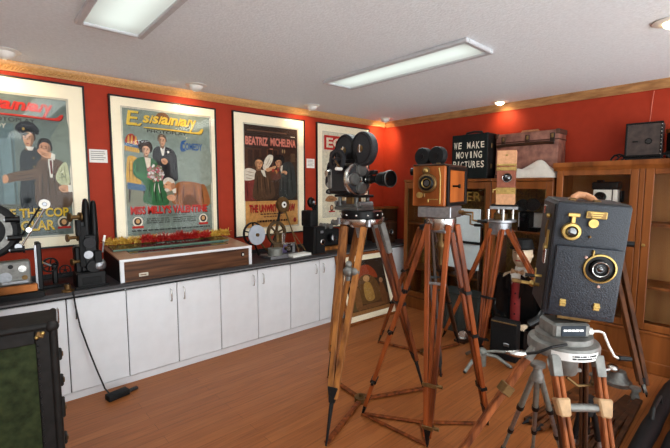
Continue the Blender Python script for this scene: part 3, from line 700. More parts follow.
# projector at the far left edge
t = thing('film_projector', 'big black and silver film projector at the left edge of the worktop', 'projector', (.12, 3.375, CT))
m = MB(); m.box((.0, -.02, .022), (.40, .20, .044), 'black', bev=.008)
for x in (-.17, .17):
    for y in (-.09, .05): m.cyl((x, y, 0), (x, y, .006), .014, 'rubber', seg=10)
m.build('base', t)
m = MB(); m.box((.0, -.085, .072), (.33, .03, .055), 'copper', bev=.006); m.build('copper_plate', t)
m = MB(); m.box((.05, .0, .17), (.17, .10, .16), 'grey_metal', bev=.008)
m.cyl((.0, -.055, .15), (.0, -.04, .15), .035, 'steel'); m.cyl((.09, -.056, .20), (.09, -.04, .20), .022, 'chrome'); m.cyl((.10, -.058, .14), (.10, -.04, .14), .016, 'oldbrass')
m.cyl((.03, -.058, .22), (.03, -.04, .22), .014, 'black'); m.box((.05, -.058, .115), (.14, .02, .02), 'steel', bev=.003)
m.build('gear_housing', t)
m = MB(); m.box((.185, .0, .20), (.03, .10, .33), 'black', bev=.006); m.box((.165, -.052, .20), (.012, .01, .30), 'steel'); m.build('upright', t)
m = MB(); m.lathe([(0, -.05), (.165, -.05), (.185, -.035), (.185, .035), (.165, .05), (0, .05)], 'blackmat', (-.085, .0, .46), (0, 1, 0), 36)
m.lathe([(.105, -.058), (.140, -.058), (.140, -.048), (.105, -.048), (.105, -.058)], 'grey_metal', (-.085, 0, .46), (0, 1, 0), 36)
m.lathe([(0, -.07), (.05, -.07), (.055, -.05), (0, -.05)], 'black', (-.085, 0, .46), (0, 1, 0), 20); m.build('film_magazine', t)
m = MB(); m.box((-.09, 0, .27), (.14, .09, .10), 'black', bev=.01); m.build('magazine_neck', t)
for i, (x, z) in enumerate(((.05, .53), (.065, .33), (.055, .41))):
    m = MB(); m.cyl((x-.03, -.06, z), (x+.035, -.06, z), .018, 'black', seg=12); m.cyl((x+.035, -.06, z), (x+.045, -.06, z), .024, 'blackmat', seg=12); m.cyl((x-.03, -.06, z), (x-.03, .0, z), .008, 'steel', seg=8); m.build('knob', t)
m = MB()
a, b = Vector((.06, -.06, .32)), Vector((.232, -.06, .625))
for d in (-.014, .014):
    o = Vector((.85, 0, -.53))*d; m.tube([a+o, b+o], .0065, 'chrome' if d > 0 else 'black', 8)
m.cyl(a+(b-a)*.45+Vector((0, -.01, 0)), a+(b-a)*.45+Vector((0, .012, 0)), .016, 'chrome', seg=12); m.cyl(a+(b-a)*.1+Vector((0, -.012, 0)), a+(b-a)*.1+Vector((0, .06, 0)), .02, 'steel', seg=12)
o = m.build('roller_arm', t)
m = MB(); m.lathe([(.015, -.012), (.032, -.012), (.032, .012), (.015, .012), (.015, -.012)], 'offwhite', b, (0, 1, 0), 24); m.cyl(b+Vector((0, -.014, 0)), b+Vector((0, .014, 0)), .012, 'steel', seg=12); m.build('roller', o)

# small rewinder in front of the leftmost poster
t = thing('film_rewinder', 'small black geared film rewinder between the two projectors on the left', 'film rewinder', (.415, 3.58, CT))
m = MB(); m.box((0, 0, .012), (.16, .12, .024), 'black', bev=.004); m.box((0, 0, .09), (.035, .05, .16), 'black', bev=.008); m.build('stand', t)
m = MB(); wheel(m, (-.03, -.04, .17), (.3, -1, 0), .055, .018, 'black', 6); m.build('gear_wheel', t)
m = MB(); wheel(m, (.06, -.045, .12), (-.4, -1, .2), .04, .016, 'blackmat', 5); m.build('gear_wheel', t)
m = MB(); m.tube([(-.03, -.05, .17), (-.03, -.075, .17), (-.085, -.08, .205)], .006, 'steel'); m.cyl((-.085, -.08, .205), (-.085, -.115, .205), .011, 'oldbrass', seg=12); m.build('crank', t)
m = MB(); m.lathe([(0, 0), (.038, 0), (.038, .012), (.02, .02), (.02, .05), (0, .05)], 'oldbrass', (.045, -.10, 0), (0, 0, 1)); tag(m.build('brass_cap', loc=(.41, 3.43, CT)), 'round brass cap lying on the worktop before the small rewinder', 'cap')
# second projector, tall with two prongs
t = thing('film_projector', 'tall black film projector with two prongs and a silver lamp dome', 'projector', (.615, 3.455, CT))
m = MB(); m.box((-.0, 0, .055), (.19, .17, .11), 'black', bev=.008); m.box((0, 0, .006), (.22, .20, .012), 'black', bev=.003); m.box((.0, -.087, .05), (.12, .006, .05), 'blackmat', bev=.003); m.build('base', t)
m = MB(); m.box((-.035, .0, .30), (.035, .07, .38), 'black', bev=.008); m.box((-.01, .03, .20), (.16, .08, .20), 'black', bev=.012); m.box((-.06, -.03, .44), (.03, .05, .12), 'blackmat', bev=.005); m.cyl((.02, -.05, .15), (.02, -.075, .15), .045, 'black'); m.box((.01, 0, .26), (.09, .10, .26), 'black', bev=.012); m.box((.05, -.06, .22), (.05, .05, .09), 'blackmat', bev=.006); m.cyl((.0, -.055, .33), (.0, -.08, .33), .04, 'crackle'); m.cyl((-.01, -.055, .24), (-.01, -.075, .24), .03, 'steel'); m.box((-.035, -.04, .30), (.05, .012, .30), 'blackmat', bev=.003); m.build('column', t)
for x, zz, zt in ((-.005, .42, .655), (.045, .34, .64)):
    m = MB(); m.loft([((x, 0, .22), .024, .03), ((x, 0, zz), .030, .045), ((x+.002, 0, zz+.12), .027, .04), ((x+.004, 0, zt-.03), .020, .028), ((x+.004, 0, zt-.008), .014, .02), ((x+.004, 0, zt), .004, .006)], 'black', 14); m.build('prong', t)
for x, z, r in ((-.075, .52, .034), (-.095, .37, .028), (-.075, .19, .026)):
    m = MB(); m.lathe([(0, -.04), (r, -.04), (r, -.03), (r*.45, -.025), (r*.45, .025), (r, .03), (r, .04), (0, .04)], 'oldbrass', (x, -.02, z), (1, .25, 0), 20); m.cyl((x, -.02, z), (-.03, -.01, z), .007, 'steel', seg=8); m.build('sprocket', t)
m = MB(); m.lathe([(0, 0), (.05, 0), (.052, .02), (.044, .045), (.026, .06), (0, .065)], 'steel', (.055, -.03, .135), (.15, -.25, 1)); m.build('lamp_dome', t)
m = MB(); m.tube([(.04, -.05, .25), (.085, -.06, .25), (.095, -.06, .33)], .006, 'steel'); m.cyl((.095, -.06, .33), (.105, -.06, .375), .009, 'offwhite', seg=10); m.build('crank', t)
# cable and adapter
m = MB(); p = [(.47, 3.40, CT+.006), (.478, 3.34, CT+.008), (.482, 3.293, CT-.004), (.49, 3.29, .70), (.51, 3.285, .55), (.55, 3.28, .38), (.59, 3.26, .22), (.63, 3.22, .07), (.655, 3.19, .03)]
pp = []
for i in range(len(p)-1):
    for k in range(4): pp.append(Vector(p[i]).lerp(Vector(p[i+1]), k/4))
m.tube(pp+[p[-1]], .0055, 'rubber', 8); m.build and tag(m.build('power_cable'), 'black power cable hanging down the white cabinet front to the floor', 'cable')
m = MB(); m.box((0, 0, .022), (.15, .075, .044), 'blackmat', bev=.008, seg=2); m.box((.11, .0, .014), (.08, .03, .02), 'rubber', bev=.005); tag(m.build('power_adapter', loc=(.70, 3.17, 0), rot=(0, 0, R(12))), 'black power adapter block lying on the floor by the cabinets', 'power adapter')

# old hand projector with big wheels
t = thing('antique_projector', 'antique projector with brown spoked wheel and silver disc below the brown poster', 'projector', (2.335, 3.50, CT))
m = MB(); m.box((-.035, -.02, .02), (.22, .20, .04), 'steel', bev=.006); m.lathe([(0, 0), (.075, 0), (.075, .07), (.05, .078), (0, .078)], 'grey_tube', (-.06, -.07, .04)); m.build('base', t)
m = MB(); wheel(m, (.0, -.01, .262), (.1, -1, .05), .122, .03, 'browniron', 6, .2, .2, 36); m.build('flywheel', t)
m = MB(); m.tube([(-.10, 0, .04), (-.02, 0, .22), (.06, 0, .04)], .012, 'black'); m.tube([(.03, .02, .04), (.02, .02, .30), (.07, .02, .50)], .014, 'black'); m.box((.04, .01, .17), (.09, .06, .16), 'oldbrass', bev=.01); m.build('frame', t)
m = MB(); m.lathe([(0, -.03), (.045, -.03), (.05, -.024), (.05, .02), (.086, .03), (.082, .05), (0, .055)], 'oldbrass', (.075, .02, .552), (.15, -1, .05), 30); m.lathe([(0, .054), (.032, .054), (.032, .058), (0, .058)], 'offwhite', (.075, .02, .552), (.15, -1, .05), 20); m.lathe([(0, .058), (.012, .058), (.012, .064), (0, .064)], 'black', (.075, .02, .552), (.15, -1, .05), 12); m.build('lamp_house', t)
m = MB(); m.lathe([(0, -.006), (.10, -.006), (.10, .006), (0, .006)], 'disc', (-.255, -.04, .262), (.1, -1, .05), 36); m.lathe([(0, .006), (.018, .006), (.018, .02), (0, .02)], 'oldbrass', (-.255, -.04, .262), (.1, -1, .05), 14); m.build('silver_disc', t)
m = MB(); wheel(m, (-.262, .02, .27), (.1, -1, .05), .118, .02, 'black', 5, .12, .2, 36); m.build('film_reel', t)
m = MB(); m.tube([(-.29, -.02, .29), (-.15, 0, .12), (-.06, 0, .05)], .01, 'oldbrass'); m.tube([(-.31, 0, .30), (-.20, .02, .04)], .011, 'black'); m.build('reel_bracket', t)
m = MB(); m.tube([(.12, .03, .53), (.20, .01, .30), (.27, -.04, .03)], .006, 'oldbrass'); m.tube([(.14, .03, .50), (.22, .01, .26), (.36, -.04, .04)], .005, 'oldbrass'); m.build('belt', t)
m = MB(); m.tube([(.05, -.06, .15), (.12, -.06, .14), (.20, -.05, .14)], .014, 'chrome'); m.box((.17, -.05, .09), (.05, .05, .10), 'steel', bev=.006); m.cyl((.10, -.09, .09), (.10, -.03, .09), .022, 'chrome'); m.box((.05, -.05, .20), (.04, .04, .12), 'chrome', bev=.005); m.box((-.02, -.05, .13), (.10, .03, .05), 'browniron', bev=.006); m.cyl((.13, -.06, .05), (.13, -.06, .12), .03, 'black'); m.build('gate', t)
m = MB(); m.box((0, 0, .012), (.265, .12, .024), 'paper', rot=(0, 0, R(6)), bev=.002); tag(m.build('white_box', loc=(2.568, 3.415, CT)), 'flat white box on the worktop in front of the antique projector', 'box')
m = MB(); m.box((0, 0, .045), (.14, .10, .09), flat((120, 110, 150)), bev=.008); tag(m.build('film_tin', loc=(2.56, 3.72, CT)), 'lilac grey box at the back of the worktop under the brown poster', 'box')

# black box camera with magazine
t = thing('box_camera', 'tall black boxy camera on the worktop between the brown and cream posters', 'movie camera', (2.80, 3.44, CT))
m = MB(); m.box((0, 0, .155), (.165, .20, .30), 'blackmat', bev=.006); m.box((.0, -.005, .004), (.18, .22, .008), 'wood_dark'); m.box((-.045, -.102, .155), (.006, .006, .29), 'black'); m.build('body', t)
m = MB(); m.box((-.055, .01, .395), (.105, .17, .175), 'blackmat', bev=.012, seg=2); m.build('magazine', t)
m = MB(); m.lathe([(0, -.025), (.045, -.025), (.058, -.01), (.058, .01), (.045, .025), (0, .025)], 'black', (-.03, .01, .57), (.4, -1, .1)); m.cyl((-.03, -.02, .57), (-.035, -.05, .575), .014, 'steel'); m.tube([(-.02, 0, .53), (.01, 0, .44), (.03, 0, .31)], .012, 'black'); m.box((.025, .0, .42), (.028, .04, .25), 'black', bev=.008); m.build('viewfinder', t)
m = MB(); m.lathe([(0, 0), (.030, 0), (.030, .016), (.024, .02), (0, .02)], 'chrome', (.03, -.10, .135), (0, -1, 0)); m.lathe([(0, .019), (.02, .019), (.02, .025), (0, .025)], 'lens', (.03, -.10, .135), (0, -1, 0)); m.build('lens', t)
m = MB(); m.box((.03, -.103, .245), (.04, .008, .028), 'steel', bev=.003); m.build('name_plate', t)
# black machine behind the tall tripod
t = thing('film_machine', 'low black film machine with rollers between the box camera and the tall tripod', 'film machine', (3.14, 3.60, CT))
m = MB(); m.box((0, -.02, .02), (.34, .22, .04), 'wood_oak', bev=.004); m.box((0, 0, .14), (.26, .15, .20), 'blackmat', bev=.012); m.build('base', t)
m = MB(); m.lathe([(0, 0), (.05, 0), (.045, .09), (.05, .10), (0, .10)], 'black', (-.02, -.07, .14), (-.2, -1, .1)); m.lathe([(0, .1), (.035, .1), (0, .104)], 'lens', (-.02, -.07, .14), (-.2, -1, .1)); m.build('lens', t)
for x, z in ((-.10, .28), (.0, .27), (.09, .31)):
    m = MB(); m.lathe([(0, -.03), (.038, -.03), (.03, 0), (.038, .03), (0, .03)], 'grey_metal', (x, -.03, z), (.2, -1, 0)); m.build('roller', t)
# more cameras towards the corner
def small_cam(x, y, w, d, h, label, mt, lens=True, rz=0):
    t = thing('box_camera', label, 'movie camera', (x, y, CT), (0, 0, R(rz)))
    MB().box((0, 0, h/2), (w, d, h), mt, bev=.008).build('body', t)
    m = MB(); m.lathe([(.018, 0), (.045, 0), (.045, .012), (.034, .014), (.018, .006)], 'chrome', (w*.12, -d/2, h*.52), (0, -1, 0)); m.lathe([(0, .005), (.03, .005), (0, .012)], 'lens', (w*.12, -d/2, h*.52), (0, -1, 0)); m.build('lens', t)
    m = MB(); m.tube([(-w*.3, 0, h), (-w*.28, 0, h+.025), (w*.28, 0, h+.025), (w*.3, 0, h)], .007, 'rubber'); m.build('carry_handle', t)
    m = MB(); m.box((-w*.3, -d/2-.002, h*.75), (w*.16, .01, h*.14), 'chrome', bev=.002); m.build('plate', t)
    return t
small_cam(4.02, 3.47, .24, .20, .29, 'dark box camera with round lens at the far corner of the worktop', 'wood_dark')
small_cam(3.66, 3.62, .20, .20, .25, 'squat black box camera on the worktop behind the tall camera tripod', 'blackmat', rz=-8)
t = thing('wooden_box', 'brown wooden box with metal fittings at the back of the worktop corner', 'box', (4.235, 3.71, CT), (0, 0, R(-6)))
m = MB(); m.box((0, 0, .22), (.42, .24, .44), 'wood_dark', bev=.006); m.build('body', t)
m = MB(); m.box((0, 0, .452), (.44, .26, .024), 'wood_case', bev=.004); m.build('lid', t)
m = MB(); m.box((-.12, -.126, .38), (.03, .012, .10), 'brass', bev=.003); m.box((-.08, -.126, .30), (.05, .012, .06), 'offwhite', bev=.003); m.build('fitting', t)

# ------------------------------------------------------------------ framed picture leaning on the cabinets
t = thing('framed_picture', 'framed dark picture with cream border leaning against the white cabinets on the floor', 'framed picture', (3.40, 3.06, 0), (R(-16.5), 0, R(-3)))
pw, ph = .41, .80
m = MB()
for sx in (-1, 1): m.span((sx*pw, -.012, 0), (sx*(pw-.03), .022, ph), 'wood_case', bev=.005)
m.span((-pw+.03, -.012, 0), (pw-.03, .022, .03), 'wood_case', bev=.005); m.span((-pw+.03, -.012, ph-.03), (pw-.03, .022, ph), 'wood_case', bev=.005); m.build('frame', t)
m = MB(); a = pw-.03; b = a-.055
m.span((-a, .004, .03), (-b, .012, ph-.03), 'cream'); m.span((b, .004, .03), (a, .012, ph-.03), 'cream'); m.span((-b, .004, .03), (b, .012, .09), 'cream'); m.span((-b, .004, ph-.09), (b, .012, ph-.03), 'cream'); m.build('mat_board', t)
A = Art(-b, b, .09, ph-.09, .009); A.m.span((-b, .010, .09), (b, .018, ph-.09), 'wood_dark')
A.rect(0, 1, 0, 1, (52, 36, 26)); A.rect(0, 1, 0, .30, (84, 54, 32)); A.curve([(.30, .62), (.38, .86), (.58, .90), (.74, .78), (.78, .62), (.55, .68)], (150, 62, 32))
A.curve([(.28, .20), (.26, .55), (.40, .70), (.60, .70), (.76, .54), (.78, .22)], (104, 70, 36)); A.curve([(.42, .24), (.40, .50), (.50, .58), (.60, .50), (.62, .24)], (170, 128, 62)); A.ell(.50, .64, .08, .06, (196, 148, 96))
for u, c in ((.12, (96, 74, 44)), (.22, (128, 86, 48)), (.86, (110, 66, 36))): A.curve([(u-.07, .12), (u-.06, .46), (u, .52), (u+.06, .44), (u+.07, .12)], c); A.ell(u, .56, .05, .05, (170, 120, 82))
A.rect(0, 1, 0, .07, (150, 104, 58)); A.ell(.5, .12, .36, .04, (120, 78, 44)); A.build(t)
MB().span((-a, -.004, .03), (a, -.0015, ph-.03), 'glass').build('glass', t, smooth=0)

# ------------------------------------------------------------------ green steamer trunk, front left
t = thing('steamer_trunk', 'upright green canvas steamer trunk with black edges in the left foreground', 'trunk', (-.062, 2.45, 0), (0, 0, R(-7)))
w, d, h = .67, .29, .90
MB().box((0, 0, h/2), (w-.012, d-.012, h-.012), 'green', bev=.02, seg=2).build('body', t)
m = MB(); e = .082
for sx in (-1, 1):
    for sy in (-1, 1):
        m.span((sx*(w/2), sy*(d/2), 0), (sx*(w/2-e), sy*(d/2-.012), h), 'trunkblack', bev=.004)
        m.span((sx*(w/2), sy*(d/2-.012), 0), (sx*(w/2-.012), sy*(d/2-e), h), 'trunkblack', bev=.004)
for z0, z1 in ((0, e), (h-e, h)):
    for sy in (-1, 1): m.span((-w/2+e, sy*d/2, z0), (w/2-e, sy*(d/2-.012), z1), 'trunkblack', bev=.004)
m.span((-w/2+.005, -d/2+.005, h-.02), (w/2-.005, d/2-.005, h+.004), 'trunkblack', bev=.01)
m.cyl((w/2-.012, -d/2+.006, 0), (w/2-.012, -d/2+.006, h-.02), .018, 'trunkblack', seg=12); m.cyl((-w/2+.01, -d/2+.008, h-.006), (w/2-.01, -d/2+.008, h-.006), .016, 'trunkblack', seg=12)
m.ball((w/2-.016, -d/2+.012, h-.012), .03, 'trunkblack'); m.cyl((w/2-.012, -d/2+.01, h-.008), (w/2-.012, d/2-.01, h-.008), .016, 'trunkblack', seg=12)
for k in range(26): m.ball((w/2-e+.008, -d/2-.001, .04+k*.032), .006, 'black', (1, .6, 1), 8)
m.build('edge_trim', t)
m = MB(); m.box((w/2-.062, -d/2-.004, h-.040), (.034, .008, .026), 'oldbrass', (0, R(25), 0), bev=.004); m.ball((w/2-.052, -d/2-.008, h-.034), .010, 'brass'); m.ball((w/2-.076, -d/2-.008, h-.050), .009, 'brass'); m.build('corner_fitting', t)
for i, z in enumerate((.74, .60, .47, .30, .18)):
    m = MB(); m.box((w/2+.006, -.12+.02*(i % 2), z), (.022, .05, .05 if i != 2 else .09), 'trunkblack', bev=.006); m.box((w/2+.016, -.12+.02*(i % 2), z), (.012, .03, .022), 'oldbrass', bev=.004); m.build('clasp', t)

# ------------------------------------------------------------------ bookcases along the back wall
def on_back(name, label, cat, y, x, z=0, group=None, rz=0):
    """things facing the room from the back wall: local x runs to the viewer's right, local -y out of the wall"""
    return thing(name, label, cat, (x, y, z), (0, 0, R(-90+rz)), group)
def low_case(y0, y1, label, letters=None, first=False):
    w = y0-y1; t = on_back('glazed_bookcase', label, 'bookcase', (y0+y1)/2, 4.10, 0, 'low glazed bookcases along the back wall'); a = w/2; D = .385; HH = 1.64
    m = MB(); s = .02
    m.span((-a, .02, 0), (-a+s, D, HH), 'wood_case', bev=.002); m.span((a-s, .02, 0), (a, D, HH), 'wood_case', bev=.002)
    m.span((-a+s, D-.012, .1), (a-s, D, HH-.03), 'wood_gold'); m.span((-a, -.012, HH-.03), (a, D, HH), 'wood_case', bev=.004)
    m.span((-a+s, .0, 0), (a-s, D, .14), 'wood_case', bev=.002); m.span((-a+s, .03, .50), (a-s, D-.012, .52), 'wood_case'); m.span((-a+s, .03, 1.08), (a-s, D-.012, 1.10), 'wood_case')
    m.build('body', t)
    f = MB(); fr = .062; z0, z1 = .15, HH-.035; g = .003
    f.span((-a+g, 0, z0), (-a+fr, .018, z1), 'wood_case', bev=.004); f.span((a-fr, 0, z0), (a-g, .018, z1), 'wood_case', bev=.004)
    f.span((-a+fr, 0, z0), (a-fr, .018, z0+.07), 'wood_case', bev=.004); f.span((-a+fr, 0, z1-.075), (a-fr, .018, z1), 'wood_case', bev=.004)
    for s_ in (-1, 1): f.span((s_*(a-fr), -.003, z0+.07), (s_*(a-fr-.008), .006, z1-.075), 'oldbrass')
    dr = f.build('door', t)
    p = MB(); p.span((-a+fr, .009, z0+.07), (a-fr, .012, z1-.075), 'pane'); 
    if letters: p.text(letters, .0, .175, 1.395, 1.495, flat((138, 106, 48)), .0085)
    p.build('glass', dr, smooth=0)
    k = MB(); k.lathe([(.006, 0), (.006, .012), (.013, .018), (.011, .026), (0, .028)], 'brass', (a-fr*.5, 0, .86), (0, -1, 0), 14); k.build('knob', dr)
    return t
low_case(3.20, 2.62, 'low glazed bookcase in the far left corner, beside the end of the worktop')
low_case(2.62, 2.04, 'low glazed bookcase with gold letters on its glass under the black lettered case', 'ER')
low_case(2.04, 1.425, 'low glazed bookcase under the brown trunk')
# big two-door bookcase
y0, y1 = 1.405, .09; w = y0-y1; a = w/2; D = .385
t = on_back('glazed_bookcase', 'tall wide two-door glazed bookcase at the right, under the black iron box', 'bookcase', (y0+y1)/2, 4.10)
m = MB(); HH = 1.775; s = .03
m.span((-a, .02, 0), (-a+s, D, HH-.05), 'wood_case', bev=.002); m.span((a-s, .02, 0), (a, D, HH-.05), 'wood_case', bev=.002); m.span((-.018, .0, .36), (.018, D-.02, 1.70), 'wood_case', bev=.003)
m.span((-a+s, D-.012, .1), (a-s, D, HH-.05), 'wood_case_back')
m.prism([(0, 0), (-.01, .02), (-.03, .035), (-.035, .06), (-.035, .075), (D, .075), (D, 0)], w+.04, 'wood_case', Matrix.Translation((-a-.02, 0, HH-.075)) @ Matrix(((0, 1, 0, 0), (1, 0, 0, 0), (0, 0, 1, 0), (0, 0, 0, 1))))
m.span((-a+s, 0.02, 1.665), (a-s, .06, 1.70), 'wood_case'); m.span((-a+s, .0, 0), (a-s, D-.012, .34), 'wood_case', bev=.003); m.span((-a, -.014, 0), (a, .03, .10), 'wood_case', bev=.006); m.span((-a, -.01, .325), (a, .03, .35), 'wood_case', bev=.006)
for z in (.70, 1.225): m.span((-a+s, .035, z), (a-s, D-.012, z+.022), 'wood_case')
m.build('body', t)
for sx in (-1, 1):
    e0, e1 = (-a+.004, -.022) if sx < 0 else (.022, a-.004); f = MB(); z0, z1, fr = .355, 1.70, .058
    f.span((e0, 0, z0), (e0+fr, .018, z1), 'wood_case', bev=.004); f.span((e1-fr, 0, z0), (e1, .018, z1), 'wood_case', bev=.004)
    f.span((e0+fr, 0, z0), (e1-fr, .018, z0+.06), 'wood_case', bev=.004); f.span((e0+fr, 0, z1-.045), (e1-fr, .018, z1), 'wood_case', bev=.004)
    dr = f.build('door', t)
    MB().span((e0+fr, .008, z0+.06), (e1-fr, .011, z1-.045), 'pane').build('glass', dr, smooth=0)
    k = MB(); xk = e1-fr*.45 if sx < 0 else e0+fr*.35; k.lathe([(.007, 0), (.007, .01), (.014, .016), (.012, .026), (0, .028)], 'brass', (xk, 0, 1.07), (0, -1, 0), 14); k.build('knob', dr)

# things inside the cases
t = on_back('instant_camera', 'white and black instant camera behind the glass of the wide bookcase', 'camera', 1.02, 4.24, 1.247)
MB().box((0, 0, .14), (.19, .12, .28), 'offwhite', bev=.01, seg=2).build('body', t)
m = MB(); m.box((-.005, .0, .315), (.21, .13, .07), 'black', bev=.012); m.box((-.055, .0, .355), (.05, .06, .02), 'black', bev=.004); m.build('top_cover', t)
m = MB(); m.lathe([(0, 0), (.045, 0), (.045, .02), (.03, .03), (0, .026)], 'black', (-.035, -.06, .215), (0, -1, 0)); m.build('lens', t)
m = MB(); m.box((.055, -.064, .23), (.006, .006, .10), 'black'); m.box((.115, 0, .22), (.02, .06, .10), 'black', bev=.005); m.build('side_grip', t)
t = on_back('display_board', 'pale blue white display board with dark bar, standing before the lettered low bookcase', 'display board', 2.33, 4.02, 0)
m = MB(); m.box((0, .02, 1.13), (.42, .02, .36), 'paleblue', bev=.004); m.build('upper_panel', t)
m = MB(); m.box((0, .02, .78), (.42, .02, .29), 'paleblue', bev=.004); m.build('lower_panel', t)
m = MB(); m.box((0, .01, .938), (.44, .05, .022), 'blackmat', bev=.003); m.build('cross_bar', t)
for sx in (-1, 1): MB().span((sx*.215, .032, 0), (sx*.185, .056, 1.30), 'wood_dark', bev=.003).build('leg', t)
m = MB(); m.box((0, 0, .09), (.26, .05, .18), 'paper', bev=.004); tag(m.build('pale_box', loc=(4.33, 1.70, 1.101), rot=(0, 0, R(-90))), 'small pale box on the shelf of the bookcase under the brown trunk', 'box')
t = on_back('cine_camera', 'small black cine camera with reels on the shelf under the brown trunk', 'movie camera', 1.70, 4.20, 1.101)
m = MB(); m.box((0, 0, .10), (.10, .13, .20), 'black', bev=.01); m.box((.03, 0, .02), (.20, .10, .04), 'black', bev=.006); m.build('body', t)
for x, z in ((-.045, .26), (.055, .27)):
    m = MB(); m.lathe([(0, -.02), (.062, -.02), (.066, 0), (.062, .02), (0, .02)], 'black', (x, 0, z), (.3, -1, 0)); m.build('reel', t)
m = MB(); m.cyl((.0, -.06, .13), (.0, -.12, .13), .024, 'black'); m.cyl((.0, -.12, .13), (.0, -.122, .13), .018, 'lens'); m.build('lens', t)

# things on top of the cases
t = on_back('sign_case', 'black case with white lettering standing on the low bookcase', 'case', 2.345, 4.16, 1.64, rz=-1)
w, h, d = .44, .50, .20
MB().box((0, d/2, h/2), (w, d, h), 'trunkblack', bev=.008).build('body', t)
m = MB(); m.span((-w/2+.004, -.004, .004), (w/2-.004, .001, h-.004), flat((24, 30, 30)), bev=.002)
for body, x0, x1, z in (('WE MAKE', -.195, .19, .338), ('MOVING', -.165, .165, .232), ('PICTURES', -.20, .19, .126)):
    n_ = len(body)
    for k, ch_ in enumerate(body):      # hand-painted capitals, each a little out of line
        if ch_ == ' ': continue
        st = (x1-x0)/n_; a_ = x0+st*k; wd = .42 if ch_ == 'I' else .80
        m.text(ch_, a_+st*(1-wd)/2, a_+st*(1+wd)/2, z+.004*math.sin(k*2.3), z+.074+.004*math.sin(k*1.7+1), flat((232, 226, 208)), -.0052, .06*math.sin(k*1.9), .02)
m.build('lettered_front', t)
m = MB(); m.tube([(-.10, d/2, h), (-.09, d/2, h+.025), (.0, d/2, h+.035), (.09, d/2, h+.025), (.10, d/2, h)], .013, 'rubber', 10); m.build('carry_handle', t)
m = MB(); m.box((w/2+.003, d*.45, h*.72), (.008, .03, .05), 'oldbrass', bev=.003); m.box((w/2+.003, d*.45, h*.28), (.008, .03, .05), 'oldbrass', bev=.003); m.build('latch', t)
t = on_back('travel_trunk', 'rusty brown trunk with clasps on the low bookcase, against the red wall', 'trunk', 1.770, 4.26, 1.64)
w, h, d = .63, .475, .215
MB().box((0, d/2, h/2), (w, d, h), 'trunkbrown', bev=.015, seg=2).build('body', t)
m = MB(); m.span((-w/2-.003, -.004, h-.10), (w/2+.003, d+.002, h-.088), flat((84, 52, 44)), bev=.002)
m.build('metal_band', t)
for sx in (-1, 1):
    for zz in (h-.02, .02): MB().box((sx*(w/2-.012), d/2, zz), (.035, d+.008, .05), flat((86, 58, 48)), bev=.006).build('corner_cap', t)
m = MB(); m.tube([(-.30, -.008, .345), (-.20, -.016, .352), (.20, -.016, .352), (.28, -.008, .345)], .016, 'wood_dark', 8); m.build('strap', t)
for x in (-.23, .02, .26):
    m = MB(); m.box((x, -.005, h-.075), (.045, .012, .085), 'wood_dark', bev=.004); m.box((x, -.012, h-.06), (.022, .01, .04), 'oldbrass', bev=.003); m.build('clasp', t)
m = MB(); m.tube([(-.09, d/2, h), (-.08, d/2, h+.02), (.08, d/2, h+.02), (.09, d/2, h)], .012, 'tan', 8); m.build('carry_handle', t)
# crumpled cloth in front of the trunk
tb = bmesh.new(); bmesh.ops.create_grid(tb, x_segments=34, y_segments=14, size=1)
rnd = random.Random(3); ph_ = [(rnd.uniform(4, 13), rnd.uniform(3, 9), rnd.random()*6) for _ in range(6)]
for v in tb.verts:
    x, y = v.co.x, v.co.y; r = max(0, 1-abs(x)**2.4)*max(0, 1-abs(y)**2.2)
    z = r**.4*(.115+.03*math.sin(2.2*x+.6))*(1+.22*math.sin(5*x+2*y)+.10*sum(math.sin(a_*x+b_*y+c_) for a_, b_, c_ in ph_)/2)
    v.co = Vector((x*.265, y*.062, max(.001, z)))
m = MB(); m.merge(tb, 'cloth'); o = m.build('white_cloth', smooth=80, loc=(4.19, 1.68, 1.64), rot=(0, 0, R(-90))); tag(o, 'crumpled white cloth in front of the rusty brown trunk', 'cloth')
# black iron box with scrolled feet
t = on_back('iron_box', 'black iron box with a round hole on top of the wide bookcase', 'box', .775, 4.20, 1.775, rz=4)
w, h, d = .245, .285, .20
m = MB(); m.box((0, d/2, .03+h/2), (w, d, h), 'ironbox', bev=.006)
for s_ in ((-w/2, w/2, .03, .045), (-w/2, w/2, .015+h, .03+h)): m.span((s_[0]-.004, -.005, s_[2]), (s_[1]+.004, .004, s_[3]), 'black', bev=.003)
for sx in (-1, 1): m.span((sx*(w/2+.004), -.005, .03), (sx*(w/2-.012), .004, .03+h), 'black', bev=.003)
for k in range(9): m.ball((w/2-.006, -.006, .05+k*.03), .0045, 'chrome', (1, .6, 1), 8)
m.build('body', t)
m = MB(); m.lathe([(.017, 0), (.026, 0), (.026, .004), (.017, .004), (.017, 0)], 'black', (.035, -.001, .155), (0, -1, 0), 24); m.cyl((.035, -.0005, .155), (.035, -.003, .155), .020, 'rubber'); m.build('round_hole', t)
m = MB(); m.box((-.055, -.004, .158), (.04, .006, .012), 'black', bev=.002); m.build('slot_plate', t)
m = MB(); m.span((-w/2, 0, 0), (w/2, d, .03), 'black', bev=.006)
for sx in (-1, 1):
    m.tube([(sx*(w/2-.005), .01, .02), (sx*(w/2+.015), .01, .05), (sx*(w/2+.04), .01, .058), (sx*(w/2+.075), .01, .05), (sx*(w/2+.095), .01, .025), (sx*(w/2+.10), .01, .007)], .008, 'black', 8)
    m.tube([(sx*(w/2+.066+.020*math.cos(k*.5)), .01, .030+.020*math.sin(k*.5)) for k in range(11)], .0065, 'black', 8)
    m.tube([(sx*(w/2+.022+.016*math.cos(k*.5)), .01, .026+.016*math.sin(k*.5)) for k in range(11)], .006, 'black', 8)
m.build('scroll_feet', t)
t = on_back('wooden_drum', 'dark drum with brown rim at the right edge, on the wide bookcase', 'drum', .555, 4.22, 1.775)
m = MB(); m.cyl((0, .10, 0), (0, .10, .22), .085, 'black'); m.build('body', t)
